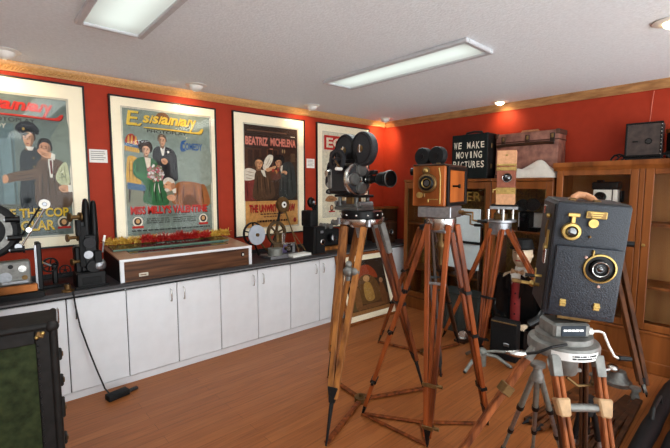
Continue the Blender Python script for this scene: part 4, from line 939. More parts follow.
m = MB(); m.lathe([(.08, .22), (.095, .22), (.095, .25), (.08, .25), (.08, .22)], 'wood_case', (0, .10, 0)); m.cyl((0, .10, .20), (0, .10, .225), .082, 'wood_dark'); m.build('rim', t)
m = MB(); m.tube([(XB-.012, .80, 2.05), (XB-.010, .79, 2.15), (XB-.012, .785, 2.27), (XB-.014, .775, 2.392)], .0028, flat((206, 120, 100)), 6); tag(m.build('thin_wire'), 'thin pale wire running up the red wall above the black iron box', 'wire')

# ------------------------------------------------------------------ tripods
def tripod_leg(t, P, F, wt, wb, rw, rd, mt, split=.8, tip='black', clamps=(), clamp_mat='black', inner=None, bar=None, rw1=None, name='leg', slot=False, cuff=None, gap=1.0):
    """leg of two rails from hinge P down to foot F (both local to the tripod): rails meet at the shoe, tip below"""
    P, F = Vector(P), Vector(F); u = (F-P).normalized(); rad = Vector((F.x-P.x, F.y-P.y, 0))
    rad = rad.normalized() if rad.length > 1e-4 else Vector((1, 0, 0))
    side = Vector((-rad.y, rad.x, 0)); Q = P+(F-P)*split; rw1 = rw1 or rw
    m = MB()
    for s_ in (-1, 1):
        if slot:
            for o in (-1, 1):
                m.beam(P+side*(s_*wt/2+o*rw*.29), Q+side*(s_*wb/2+o*rw1*.29), side, rw*.46, rd, mt, rw1*.46, rd*.9)
        else: m.beam(P+side*s_*wt/2, Q+side*s_*wb/2, side, rw, rd, mt, rw1, rd*.85)
    if inner:
        a = P+(F-P)*inner; m.beam(a, Q, side, rw*.8, rd*.7, mt)
    leg = m.build(name, t)
    nrm = u.cross(side)
    if tip:
        m = MB(); m.beam(P+(F-P)*(split-.05), P+(F-P)*min(.985, split+.02), side, wb+rw1*1.15, rd*1.12, tip, max(rw1*.9, wb*.6), rd*.8, bev=.004)
        a, b = P+(F-P)*min(.98, split+.015), F+Vector((0, 0, .0)); m.cyl(a, b, rd*.42, tip, .006, 12); m.build('foot', leg)
    for c in clamps:
        a = P+(F-P)*c; w = wt+(wb-wt)*min(1, c/split)+rw*1.25; m = MB()
        m.beam(a-u*.011, a+u*.011, side, w, rd*1.35, clamp_mat, bev=.002); m.cyl(a+side*(w/2-.004), a+side*(w/2+.03), .010, clamp_mat, seg=10); m.build('clamp', leg)
    if bar:
        a = P+(F-P)*bar; w = wt+(wb-wt)*bar/split+rw; m = MB(); m.beam(a-u*.008, a+u*.008, side, w, rd*.5, 'steel'); m.build('crossbar', leg)
    if cuff:
        for q in (-1, 1): MB().beam(P+side*q*wt/2-u*.02, P+side*q*(wt/2)+u*cuff, side, rw*1.08, rd*1.1, 'grey_metal', bev=.002).build('cuff', leg)
    return leg
def loc(t, x, y, z): return Vector((x, y, z))-t.location
def star_spreader(t, hub, feet, mt='wood_worn'):
    m = MB(); h_ = Vector((hub[0], hub[1], .016))
    for f in feet:
        d = (Vector((f[0], f[1], .016))-h_); m.beam(h_+d.normalized()*.02, h_+d*.985, Vector((-d.y, d.x, 0)), .034, .016, mt)
    m.cyl((hub[0], hub[1], 0), (hub[0], hub[1], .035), .05, 'oldbrass', seg=20); m.cyl((hub[0], hub[1], .035), (hub[0], hub[1], .055), .016, 'oldbrass', seg=12)
    return m.build('spreader', t)

# 1. tall golden tripod of the twin-magazine camera
bx, by = 1.985, 1.915
t = thing('wooden_tripod', 'golden oak tripod with metal-tipped legs carrying the tall twin-magazine camera', 'tripod', (bx, by, 0))
feet = [(1.477, 1.71), (2.049, 2.345), (2.467, 1.706)]
m = MB(); m.lathe([(0, 1.275), (.075, 1.275), (.085, 1.29), (.145, 1.30), (.15, 1.315), (.15, 1.335), (.13, 1.34), (0, 1.34)], 'chrome')
m.lathe([(.128, 1.34), (.142, 1.343), (.142, 1.385), (.128, 1.388), (0, 1.388)], 'black', seg=36); m.lathe([(0, 1.20), (.03, 1.20), (.045, 1.275), (0, 1.276)], 'steel')
for k in range(12): m.ball((.145*math.cos(k*PI/6), .145*math.sin(k*PI/6), 1.362), .008, 'chrome', seg=8)
for k in range(3): m.cyl((.16*math.cos(k*2.1), .16*math.sin(k*2.1), 1.29), (.16*math.cos(k*2.1), .16*math.sin(k*2.1), 1.335), .018, 'steel', seg=12)
m.build('head', t)
for i, f in enumerate(feet):
    F = Vector((f[0]-bx, f[1]-by, .0)); d = Vector((F.x, F.y, 0)).normalized(); P = d*.125+Vector((0, 0, 1.285))
    leg = tripod_leg(t, P, F, .135, .03, .036, .034, 'wood_oak' if i < 2 else 'wood_worn', .80, 'blackmat', (.45,) if i == 2 else (), cuff=None if i < 2 else .20)
    if i == 0:
        m = MB(); a = P+(F-P)*.22; sd = Vector((-d.y, d.x, 0))
        m.cyl(a-sd*.05, a+sd*.06, .014, 'grey_metal'); m.ball(a, .036, 'grey_metal'); m.ball(a+sd*.045, .03, 'grey_metal'); m.ball(a+Vector((0, 0, .045)), .024, 'grey_metal'); m.cyl(a, a+Vector((0, 0, -.06)), .02, 'grey_metal', seg=12); m.build('tie_clamp', leg)
star_spreader(t, ((feet[0][0]+feet[1][0]+feet[2][0])/3-bx, (feet[0][1]+feet[1][1]+feet[2][1])/3-by), [(f[0]-bx, f[1]-by) for f in feet])

# 2. red wood tripod of the polished wooden camera
px_, py_ = 2.12, 1.367
t = thing('wooden_tripod', 'red mahogany tripod carrying the polished wooden box camera in the middle', 'tripod', (px_, py_, 0))
feet = [(1.873, 1.792), (1.919, 1.297), (2.40, 1.158)]
m = MB(); m.lathe([(0, 1.292), (.085, 1.292), (.09, 1.30), (.09, 1.36), (.085, 1.366), (0, 1.366)], 'chrome', seg=32); m.lathe([(0, 1.07), (.012, 1.07), (.016, 1.16), (.028, 1.18), (.028, 1.20), (.014, 1.22), (.014, 1.292), (0, 1.293)], 'oldbrass')
m.box((0, 0, 1.285), (.16, .16, .016), 'steel', bev=.003); m.build('head', t)
for i, f in enumerate(feet):
    F = Vector((f[0]-px_, f[1]-py_, 0)); d = Vector((F.x, F.y, 0)).normalized(); P = d*.075+Vector((0, 0, 1.325))
    if i == 1: tripod_leg(t, P, F, .125, .026, .030, .03, 'wood_red', .955, 'black', (.72, .91), 'oldbrass', inner=.27, bar=.265, rw1=.024)
    else: tripod_leg(t, P, F, .118, .03, .034, .03, 'wood_red', .94, 'black', (.32, .53, .80), 'black', rw1=.028)
m = MB(); hub = (2.09-px_, 1.46-py_)
for f in feet:
    d = Vector((f[0]-px_-hub[0], f[1]-py_-hub[1], 0)); m.beam(Vector((hub[0], hub[1], .012)), Vector((hub[0], hub[1], .012))+d*.98, Vector((-d.y, d.x, 0)), .028, .012, 'wood_worn')
for i, j in ((0, 1),):
    a, b = Vector((feet[i][0]-px_, feet[i][1]-py_, .012)), Vector((feet[j][0]-px_, feet[j][1]-py_, .012)); m.beam(a, b, Vector((a.y-b.y, b.x-a.x, 0)), .024, .012, 'wood_worn')
m.build('spreader', t)

# 3. slim dark tripod without a camera
sx_, sy_ = 3.0, 2.09
t = thing('wooden_tripod', 'slim dark wooden tripod with nothing on it, behind the red mahogany tripod', 'tripod', (sx_, sy_, 0))
m = MB(); m.lathe([(0, 1.17), (.06, 1.17), (.06, 1.21), (.02, 1.22), (.014, 1.26), (0, 1.262)], 'blackmat'); m.build('head', t)
for i, f in enumerate([(2.90, 2.56), (2.746, 1.736), (3.45, 1.99)]):
    F = Vector((f[0]-sx_, f[1]-sy_, 0)); d = Vector((F.x, F.y, 0)).normalized()
    tripod_leg(t, d*.05+Vector((0, 0, 1.19)), F, .07, .012, .024, .024, 'wood_worn' if i == 0 else 'wood_dark', .92, 'blackmat', (.35, .62))
star_spreader(t, (.03, .0), [(2.90-sx_, 2.56-sy_), (2.746-sx_, 1.736-sy_), (3.45-sx_, 1.99-sy_)], 'wood_worn')

# 4. tripod of the narrow brass-bound camera
mx_, my_ = 3.676, 1.728
t = thing('wooden_tripod', 'reddish wooden tripod with pillared metal head carrying the narrow brass-bound camera', 'tripod', (mx_, my_, 0))
m = MB(); m.lathe([(0, 1.08), (.03, 1.08), (.03, 1.10), (.095, 1.105), (.10, 1.12), (.10, 1.215), (.14, 1.225), (.14, 1.245), (0, 1.247)], 'steel', seg=32)
for a in (-.10, .10):
    for b in (-.07, .07): m.cyl((a, b, 1.245), (a, b, 1.345), .014, 'chrome', seg=12)
m.cyl((0, 0, 1.245), (0, 0, 1.30), .06, 'oldbrass'); m.box((.02, -.02, 1.36), (.27, .24, .028), 'steel', (0, 0, R(24)), bev=.004); m.box((.02, -.02, 1.381), (.25, .22, .014), 'black', (0, 0, R(24)), bev=.003); m.build('head', t)
for i, f in enumerate([(3.424, 1.757), (3.52, 2.22), (3.86, 1.05)]):
    F = Vector((f[0]-mx_, f[1]-my_, 0)); d = Vector((F.x, F.y, 0)).normalized(); P = d*.07+Vector((0, 0, 1.16))
    tripod_leg(t, P, F, .12, .02, .046, .034, 'wood_red', .93, 'black', (.55, .88) if i == 0 else (), 'blackmat', slot=True, rw1=.04)

# 5. front tripod with the cast head
hx, hy = 1.442, .447
t = thing('wooden_tripod', 'worn wooden tripod with grey cast metal head carrying the black leather box camera', 'tripod', (hx, hy, 0))
fr = Vector((-.74, -.67, 0)).normalized(); rt = Vector((.741, -.672, 0))
m = MB(); m.lathe([(0, 1.004), (.10, 1.004), (.107, 1.008), (.108, 1.032), (.104, 1.042), (.086, 1.046), (.086, 1.064), (0, 1.066)], 'grey_metal', seg=48)
m.box((0, .0, 1.085), (.12, .10, .05), 'grey_metal', (0, 0, R(-42.2)), bev=.008); m.lathe([(0, .925), (.034, .925), (.038, .935), (.038, 1.005), (0, 1.006)], 'grey_metal', rt*.012); m.box(rt*.012+Vector((0, 0, .935)), (.10, .03, .012), 'grey_metal', (0, 0, R(-42.2)), bev=.003)
m.build('head', t)
q = Matrix.Translation(fr*.0) @ Euler((0, 0, R(-42.2))).to_matrix().to_4x4()
m = MB(); rows = []
for k in range(17):      # curved maker's plate round the rim
    a = R(-139+(-40+80*k/16)); rows.append((Vector((.1092*math.cos(a), .1092*math.sin(a), 1.0075)), Vector((.1092*math.cos(a), .1092*math.sin(a), 1.0335))))
for (a0, b0), (a1, b1) in zip(rows, rows[1:]): m.face([a0, a1, b1, b0], 'plate')
rnd = random.Random(9)
for k in range(34):
    a = R(-139-8+42*k/34)
    for zz in (1.0165, 1.0245):
        if rnd.random() < .72: m.box((.1094*math.cos(a), .1094*math.sin(a), zz), (.0012, .0018+.0012*rnd.random(), .0048), flat((52, 52, 54)), (0, 0, a))
m.build('maker_plate', t, smooth=60)
m = MB(); m.box(fr*.0515+rt*.008+Vector((0, 0, 1.086)), (.08, .004, .034), flat((52, 58, 66)), (0, 0, R(-42.2)), bev=.002)
for k in range(5): m.box(fr*.054+rt*(-.02+.013*k)+Vector((0, 0, 1.089)), (.011, .002, .006), 'chrome', (0, 0, R(-42.2)))
m.build('data_plate', t)
m = MB(); a = rt*.058+fr*.03+Vector((0, 0, 1.078)); m.tube([a, a+rt*.045, a+rt*.06+Vector((0, 0, -.006)), a+rt*.08+Vector((0, 0, -.05)), a+rt*.10+Vector((0, 0, -.085)), a+rt*.115+Vector((0, 0, -.092))], .004, 'offwhite', 10)
m.cyl(a-rt*.01, a+rt*.02, .012, 'offwhite', seg=12); m.cyl(a+rt*.115+Vector((0, 0, -.092)), a+rt*.155+Vector((0, 0, -.095)), .008, 'black', seg=12); m.build('tilt_crank', t)
m = MB(); a = -rt*.03+fr*.085+Vector((0, 0, 1.055)); m.tube([a, a-rt*.06+fr*.03+Vector((0, 0, .004)), a-rt*.10+fr*.02+Vector((0, 0, -.018)), a-rt*.13+Vector((0, 0, -.03))], .0045, 'black', 8)
m.lathe([(0, 0), (.008, .004), (.012, .02), (.010, .04), (.004, .05), (0, .051)], 'chrome', a-rt*.125+Vector((0, 0, -.03)), -rt); m.build('pan_handle', t)
m = MB()
for k in range(1): m.tube([rt*(-.03)+fr*.10+Vector((0, 0, .955)), rt*.0+fr*.11+Vector((0, 0, .932)), rt*.05+fr*.10+Vector((0, 0, .93)), rt*.08+fr*.06+Vector((0, 0, .955))], .005, 'oldbrass', 8)
m.build('strap', t)
ftL, ftF, ftC = (.80, .93), (1.10, .105), (2.0, .52)
for i, f in enumerate((ftL, ftF, ftC)):
    F = Vector((f[0]-hx, f[1]-hy, 0)); d = Vector((F.x, F.y, 0)).normalized()
    if i == 0: leg = tripod_leg(t, d*.10+Vector((0, 0, 1.012)), F, .014, .008, .0135, .020, 'wood_scuffed', .95, 'grey_metal', (), cuff=.045); P = d*.10+Vector((0, 0, 1.012))
    elif i == 1: leg = tripod_leg(t, d*.085+Vector((0, 0, 1.0)), F, .132, .06, .027, .026, 'wood_scuffed', .95, 'grey_metal', (), cuff=.045, slot=True); P = d*.085+Vector((0, 0, 1.0))
    else: leg = tripod_leg(t, d*.09+Vector((0, 0, 1.0)), F, .10, .05, .026, .03, 'wood_dark', .95, 'blackmat', (), slot=True)
    if i == 1:
        sd = Vector((-d.y, d.x, 0)); a = P+(F-P)*.125; m = MB(); m.cyl(a-sd*.06, a+sd*.06, .012, 'grey_metal', seg=16)
        m.build('cross_tube', leg)
        u = (F-P).normalized()
        for s_ in (-1, 1): MB().beam(a+sd*s_*.063-u*.028, a+sd*s_*.060+u*.026, sd, .044, .038, 'wrap', .032, .036, bev=.005).build('leather_wrap', leg)
    if i == 0:
        a = P+(F-P)*.135; u = (F-P).normalized(); sd = Vector((-d.y, d.x, 0)); m = MB(); m.beam(a-u*.017, a+u*.017, sd, .040, .034, 'oldbrass', bev=.002); m.build('band', leg)

# ------------------------------------------------------------------ cameras on the tripods
# black leather box camera
eu = Euler((.06, .064, -1.04), 'YXZ'); cw, cdp, ch = .2, .2, .364
cen = Vector((1.472, .425, 1.321)); base = cen-eu.to_matrix() @ Vector((0, 0, ch/2))
t = thing('box_camera', 'large black leather box camera with brass lens rings on the worn front tripod', 'movie camera', base)
t.rotation_mode = 'YXZ'; t.rotation_euler = eu
yf = -cdp/2
def uv(u, v, y=0.): return Vector((-cw/2+u*cw, yf+y, ch*(1-v)))
m = MB(); m.box((0, 0.004, ch/2), (cw, cdp-.008, ch), 'leather', bev=.006, seg=2); m.build('body', t)
m = MB(); m.box((-cw/2-.001, .01, ch/2), (.006, cdp-.03, ch-.012), 'darkside', bev=.002); m.box((0, .004, ch+.001), (cw-.006, cdp-.02, .006), 'darkside', bev=.002); m.build('side_panel', t)
m = MB(); m.box(uv(.5, .66, -.003), (cw*.90, .012, ch*.60), 'leather', bev=.004, seg=2); m.build('front_door', t)
m = MB(); c = uv(.66, .525, -.006); m.lathe([(.039, 0), (.0445, 0), (.0455, .006), (.0445, .011), (.040, .012), (.039, .004)], 'brass', c, (0, -1, 0), 40); m.build('lens_ring', t)
m = MB(); m.lathe([(0, .001), (.040, .001), (.040, .003), (.028, .004), (.028, .016), (.024, .018), (.020, .010), (0, .012)], 'black', c+Vector((.0, 0, 0)), (0, -1, 0), 36)
m.lathe([(.0205, .0178), (.0225, .019), (.0235, .0178)], 'chrome', c, (0, -1, 0), 36); m.lathe([(.0095, .0125), (.011, .0138), (.0125, .0125)], 'steel', c, (0, -1, 0), 28); m.lathe([(0, .0165), (.006, .0155), (.0095, .0125)], 'lens', c, (0, -1, 0), 28); m.build('lens', t)
m = MB(); c2 = uv(.215, .235, 0); m.lathe([(.016, 0), (.027, 0), (.028, .008), (.025, .014), (.018, .015), (.016, .006)], 'brass', c2, (0, -1, 0), 32); m.lathe([(0, .004), (.017, .004), (.012, .010), (0, .012)], 'lens', c2+Vector((.002, 0, 0)), (0, -1, 0), 28)
m.box(uv(.225, .135, -.004), (.012, .008, .03), 'brass', bev=.002); m.box(uv(.225, .095, -.004), (.034, .008, .012), 'brass', bev=.002); m.build('viewfinder', t)
m = MB(); m.box(uv(.53, .085, -.001), (.056, .004, .022), 'brass', bev=.002); m.box(uv(.53, .085, -.003), (.050, .002, .017), 'oldbrass', bev=.001); m.lathe([(0, 0), (.0145, 0), (.0135, .003), (0, .003)], 'brass', uv(.505, .155, 0), (0, -1, 0), 12)
for k in range(3): m.box(uv(.53, .067+.017*k, -.0045), (.036-.006*k, .001, .0025), 'brass')
m.build('maker_plate', t)
for u in (.235, .70):
    m = MB(); m.box(uv(u, .86, -.009), (.018, .005, .024), 'brass', bev=.002); m.cyl(uv(u-.045, .86, -.012), uv(u+.045, .86, -.012), .0028, 'brass', seg=8); m.build('hinge', t)
for u, v in ((.46, .44), (.68, .68)): MB().box(uv(u, v, -.012), (.008, .006, .008), flat((206, 170, 160)), bev=.002).build('catch', t)
MB().box(uv(.545, .40, -.012), (.006, .012, .020), 'brass', bev=.002).build('catch', t)
for u, v, y_, r_ in ((.93, .42, -.004, .004), (.76, .945, -.002, .0035), (.48, .27, -.002, .0045), (.06, .80, -.002, .0035)): MB().ball(uv(u, v, y_), r_, 'oldbrass').build('stud', t)
m = MB(); m.tube([(-.046, -.02, ch), (-.042, -.015, ch+.012), (-.025, -.005, ch+.021), (-.005, .0, ch+.019), (.012, -.012, ch+.012), (.022, -.02, ch+.004)], [.006, .010, .012, .012, .011, .008], 'tan', 10)
m.box((-.046, -.02, ch+.006), (.022, .024, .012), 'oldbrass', bev=.003); m.box((.022, -.02, ch+.005), (.022, .024, .010), 'oldbrass', bev=.003); m.build('carry_handle', t)
m = MB(); x = -cw/2-.006; m.box((x, -.04, ch*.50), (.012, .03, .05), 'chrome', bev=.003); m.box((x, -.04, ch*.62), (.010, .022, .085), 'brass', bev=.003); m.cyl((x-.008, -.04, ch*.58), (x+.006, -.04, ch*.58), .012, 'brass', seg=14); m.tube([(x-.004, -.04, ch*.67), (x-.008, -.04, ch*.75), (x-.004, -.04, ch*.83)], .004, 'oldbrass', 8); m.build('side_latch', t)
m = MB(); m.ball((x-.004, -.04, ch*.865), .008, 'brass'); m.box((x, .04, ch*.9), (.012, .02, .03), 'chrome', bev=.003); m.build('side_stud', t)
m = MB(); z = ch*.30; m.cyl((x, -.03, z), (x-.022, -.03, z), .005, 'brass', seg=10); m.beam((x-.02, -.03, z-.026), (x-.02, -.03, z+.026), (1, 0, 0), .005, .010, 'brass'); m.cyl((x-.02, -.03, z-.002), (x-.05, -.03, z-.002), .006, 'black', seg=10)
m.cyl((x+.004, .0, z-.04), (x-.055, .0, z-.036), .006, 'brass', seg=10); m.cyl((x-.055, .0, z-.036), (x-.085, .0, z-.034), .008, 'oldbrass', seg=10); m.ball((x-.02, .0, z-.038), .011, 'brass'); m.build('crank', t)
m = MB(); m.cyl((cw/2, -.05, ch*.68), (cw/2+.03, -.055, ch*.68), .009, 'black', seg=12); m.build('winding_peg', t)
m = MB(); m.box((0, 0, -.012), (.10, .10, .024), 'oldbrass', bev=.003); m.build('mounting_plate', t)

# polished wooden camera
pc = Vector((2.196, 1.428, 1.437)); yaw = -1.348; w, d, h = .2, .4, .236
t = thing('box_camera', 'polished teak box camera with round black magazines on top, on the red mahogany tripod', 'movie camera', pc, (0, 0, yaw))
yf = -d/2
m = MB(); m.box((0, 0, h/2), (w-.012, d, h), 'wood_box', bev=.004); m.box((0, yf+.012, h/2), (w, .024, h), 'wood_box', bev=.004); m.build('body', t)
m = MB(); x = w/2-.006; m.box((x+.002, .03, h/2), (.006, d-.09, h-.03), 'wood_box')
for s_ in ((-d/2+.040, -d/2+.072, 0, h), (d/2-.034, d/2+.002, 0, h)): m.span((x-.002, s_[0], s_[2]), (x+.014, s_[1], s_[3]), 'black', bev=.002)
m.span((x-.002, -d/2+.072, h-.022), (x+.014, d/2-.034, h), 'black', bev=.002); m.span((x-.002, -d/2+.072, 0), (x+.014, d/2-.034, .020), 'black', bev=.002); m.build('side_door', t)
m = MB(); m.box((0, 0, h+.006), (w, d, .012), 'wood_dark', bev=.003)
for yy in (-.12, -.04, .08): m.box((.03, yy, h+.016), (.02, .03, .012), 'oldbrass', bev=.002)
m.build('top_plate', t)
m = MB(); c = Vector((-.005, yf, h*.575)); m.lathe([(.035, 0), (.057, 0), (.058, .008), (.052, .016), (.040, .018), (.035, .006)], 'oldbrass', c, (0, -1, 0), 36); m.lathe([(0, .004), (.046, .004), (.044, .022), (.034, .03), (.026, .014), (0, .016)], 'black', c, (0, -1, 0), 36); m.lathe([(0, .019), (.018, .018), (.022, .014)], 'lens', c, (0, -1, 0), 28); m.lathe([(.024, .0225), (.027, .0255), (.030, .0225)], 'brass', c, (0, -1, 0), 36); m.build('lens', t)
m = MB(); m.lathe([(0, 0), (.012, 0), (.014, .012), (.009, .02), (0, .022)], 'brass', (-.015, yf, h*.885), (0, -1, 0), 16); m.lathe([(0, 0), (.024, 0), (.024, .006), (0, .008)], 'oldbrass', (-.015, yf, h*.885), (0, -1, 0), 20)
m.lathe([(0, 0), (.016, 0), (.012, .022), (.018, .03), (0, .032)], 'brass', (-.045, yf, h*.275), (0, -1, 0), 16); m.box((-.045, yf-.003, h*.275), (.05, .006, .026), 'oldbrass', bev=.003); m.box((.0, yf-.003, h*.13), (.01, .006, .02), 'brass', bev=.002); m.box((.03, yf-.002, h*.17), (.06, .004, .005), 'brass'); m.tube([(.065, yf-.006, h*.95), (.075, yf-.008, h*.75), (.075, yf-.008, h*.06)], .004, 'brass', 8); m.build('brass_fittings', t)
m = MB(); m.cyl((w/2, -.06, h*.50), (w/2+.035, -.06, h*.50), .006, 'black', seg=10); m.cyl((w/2+.035, -.06, h*.5), (w/2+.045, -.06, h*.5), .012, 'black', seg=12); m.build('side_knob', t)
m = MB(); m.cyl((-w/2+.005, yf+.06, h*.88), (-w/2-.035, yf+.06, h*.88), .024, 'black', seg=16); m.build('left_knob', t)
for xx, yy in ((-.100, -.038), (.004, -.064)):
    ax = (-.25, -.97, 0); o_ = (xx, yy, h+.068)
    m = MB(); m.lathe([(0, -.024), (.053, -.024), (.057, -.018), (.057, .018), (.053, .024), (0, .024)], 'blackmat', o_, ax, 36); m.lathe([(0, .024), (.018, .024), (.018, .028), (0, .028)], 'black', o_, ax, 16); m.box((xx, yy, h+.012), (.03, .05, .018), 'black', bev=.003); m.build('magazine', t)
m = MB(); m.box((.03, -.082, -.036), (.205, .20, .068), 'steel', bev=.004); m.build('tilt_base', t)
m = MB(); a = Vector((.10, -.03, -.04)); m.cyl(a, a+Vector((.06, 0, 0)), .012, 'oldbrass', seg=12); m.tube([a+Vector((.06, 0, 0)), a+Vector((.115, 0, .0)), a+Vector((.115, 0, -.045)), a+Vector((.15, 0, -.05))], .007, 'oldbrass', 8); m.cyl(a+Vector((.145, 0, -.05)), a+Vector((.20, 0, -.05)), .010, 'black', seg=12); m.build('crank', t)
m = MB(); a = Vector((.10, .03, -.055)); m.cyl(a, a+Vector((.04, 0, 0)), .010, 'oldbrass', seg=12); m.tube([a+Vector((.04, 0, 0)), a+Vector((.085, 0, -.005)), a+Vector((.085, 0, -.06)), a+Vector((.11, 0, -.065))], .006, 'oldbrass', 8); m.cyl(a+Vector((.11, 0, -.065)), a+Vector((.16, 0, -.065)), .009, 'black', seg=12); m.build('crank', t)

# tall twin-magazine camera; local +x is its optical axis, -y the side towards the viewer
t = thing('movie_camera', 'tall black and nickel camera with four-lens turret and two round magazines', 'movie camera', (bx-.012, by+.012, 1.388), (0, 0, R(-95)))
m = MB(); m.box((-.06, 0, .012), (.26, .15, .024), 'gunmetal', bev=.004); m.box((-.06, 0, .034), (.30, .10, .02), 'gunmetal', bev=.003)
for a in (-.15, .03):
    for b in (-.05, .05): m.cyl((a, b, .03), (a, b, .095), .014, 'gunmetal', seg=12)
m.box((-.06, 0, .07), (.08, .08, .06), 'oldbrass', bev=.006); m.box((-.06, 0, .10), (.28, .13, .018), 'black', bev=.004); m.cyl((.06, -.06, .045), (.06, .06, .045), .018, 'steel'); m.cyl((-.18, -.07, .05), (-.18, .05, .05), .014, 'steel'); m.build('slide_base', t)
m = MB(); m.box((-.15, 0, .21), (.24, .125, .20), 'black', bev=.012, seg=2); m.box((-.15, -.064, .21), (.18, .008, .15), 'crackle', bev=.004); m.box((-.11, 0, .315), (.20, .09, .02), 'chrome', bev=.004); m.build('body', t)
m = MB(); m.lathe([(0, -.01), (.116, -.01), (.118, -.004), (.118, .012), (.112, .02), (0, .022)], 'chrome', (-.02, 0, .215), (1, 0, 0), 44); m.lathe([(0, .0225), (.10, .0225), (.096, .026), (0, .026)], 'crackle', (-.02, 0, .215), (1, 0, 0), 40); m.lathe([(0, .026), (.022, .026), (.02, .034), (0, .036)], 'chrome', (-.02, 0, .215), (1, 0, 0), 20); m.build('turret', t)
for k, (yy, zz) in enumerate(((0, .062), (0, -.062), (-.062, 0), (.062, 0))):
    m = MB(); l_ = .05 if k < 3 else .02
    m.lathe([(0, .02), (.040, .02), (.040, l_), (.036, l_+.004), (0, l_+.004)], 'gunmetal' if k < 3 else 'black', (-.02, yy, .215+zz), (1, 0, 0), 28)
    if k < 3: m.lathe([(.037, .022), (.043, .022), (.043, .034), (.037, .034), (.037, .022)], 'chrome', (-.02, yy, .215+zz), (1, 0, 0), 28); m.lathe([(0, l_+.004), (.03, l_+.004), (.028, l_+.007), (0, l_+.007)], 'gunmetal', (-.02, yy, .215+zz), (1, 0, 0), 24)
    m.build('lens_cap' if k < 3 else 'lens_mount', t)
m = MB(); m.lathe([(0, .02), (.03, .02), (.03, .08), (.024, .085), (.024, .14), (.034, .145), (.034, .155), (.042, .165), (.046, .175), (.048, .235), (.056, .245), (.056, .262), (.050, .266), (.046, .25), (0, .235)], 'black', (-.02, .058, .215), (1, 0, 0), 32)
m.lathe([(.0305, .05), (.033, .05), (.033, .06), (.0305, .06)], 'chrome', (-.02, .058, .215), (1, 0, 0), 32); m.lathe([(.0545, .26), (.057, .262), (.0545, .267), (.05, .266)], 'gunmetal', (-.02, .058, .215), (1, 0, 0), 32); m.box((.08, .058, .26), (.05, .04, .03), 'black', bev=.004); m.lathe([(0, .237), (.03, .238), (.045, .249)], 'lens', (-.02, .058, .215), (1, 0, 0), 28); m.build('lens_hood', t)
for xx, yy, nm in ((.045, .0, 'magazine'), (-.135, .0, 'magazine')):
    m = MB(); m.lathe([(0, -.030), (.102, -.030), (.113, -.024), (.116, 0), (.113, .024), (.102, .030), (0, .030)], 'crackle', (xx, yy, .418), (0, -1, 0), 44); m.lathe([(.094, .0295), (.101, .0295), (.101, .0335), (.094, .0335), (.094, .0295)], 'black', (xx, yy, .418), (0, -1, 0), 40)
    o = m.build(nm, t)
    k_ = MB(); k_.lathe([(0, .030), (.024, .030), (.024, .038), (.012, .042), (0, .042)], 'oldbrass', (xx, yy, .418), (0, -1, 0), 20); k_.box((xx, yy-.040, .418), (.012, .006, .055), 'chrome', bev=.002); k_.build('hub', o)
m = MB(); m.box((-.06, 0, .335), (.12, .07, .04), 'black', bev=.006); m.prism([(-.13, .33), (.02, .33), (-.005, .40), (-.085, .40)], .06, 'black', Matrix.Translation((0, -.03, 0))); m.build('magazine_throat', t)
m = MB(); wheel(m, (-.14, -.085, .345), (0, -1, 0), .082, .022, 'crackle', 5, .30, .28, 32); m.build('pulley', t)
m = MB(); m.cyl((-.14, -.06, .345), (-.14, -.10, .345), .01, 'oldbrass', seg=10); m.tube([(-.14, -.10, .345), (-.10, -.105, .31), (-.07, -.105, .285)], .006, 'oldbrass', 8); m.cyl((-.07, -.10, .285), (-.07, -.15, .285), .011, 'offwhite', seg=12); m.build('crank', t)
m = MB(); m.box((-.25, -.05, .22), (.05, .05, .14), 'grey_metal', bev=.008); m.cyl((-.25, -.075, .26), (-.25, -.10, .26), .022, 'chrome', seg=16); m.cyl((-.29, -.05, .18), (-.24, -.05, .18), .02, 'steel', seg=14); m.build('motor', t)

# narrow brass-bound camera, seen from the front
t = thing('box_camera', 'narrow tan box camera with brass bands and small lens before the brown trunk', 'movie camera', (3.706, 1.698, 1.388), (0, 0, R(-68)))
w, d, h = .155, .24, .50
m = MB(); m.box((0, 0, h/2), (w, d, h), flat((140, 84, 66)), bev=.005); m.build('body', t)
for z_, h_ in ((.86, .125), (.10, .10)): MB().box((0, -.002, h*z_), (w+.006, d, h_), flat((196, 146, 108)), bev=.003).build('pale_panel', t)
for z_, h_ in ((.725, .020), (.655, .034), (.255, .060)):
    m = MB(); m.box((0, -.004, h*z_), (w+.010, d, h_), 'brass', bev=.003)
    for x in (-.06, .0, .06): m.ball((x, -d/2-.006, h*z_), .009, 'brass', (1, .6, 1), 10)
    m.build('brass_band', t)
m = MB(); m.ball((0, -d/2-.004, h*.90), .010, 'brass', (1, .6, 1), 10); m.build('stud', t)
m = MB(); m.tube([(-w/2+.004, -d/2+.02, h*.28), (-w/2-.03, -d/2+.02, h*.27), (-w/2-.03, -d/2+.02, h*.22)], .006, 'brass'); m.build('side_hook', t)
m = MB(); c = (.01, -d/2, h*.49); m.lathe([(0, 0), (.043, 0), (.043, .02), (.036, .026), (.030, .016), (0, .016)], 'black', c, (0, -1, 0), 30); m.lathe([(.0355, .0245), (.04, .028), (.043, .0205)], 'chrome', c, (0, -1, 0), 30); m.lathe([(0, .022), (.018, .020), (.026, .016)], 'lens', c, (0, -1, 0), 24); m.build('lens', t)

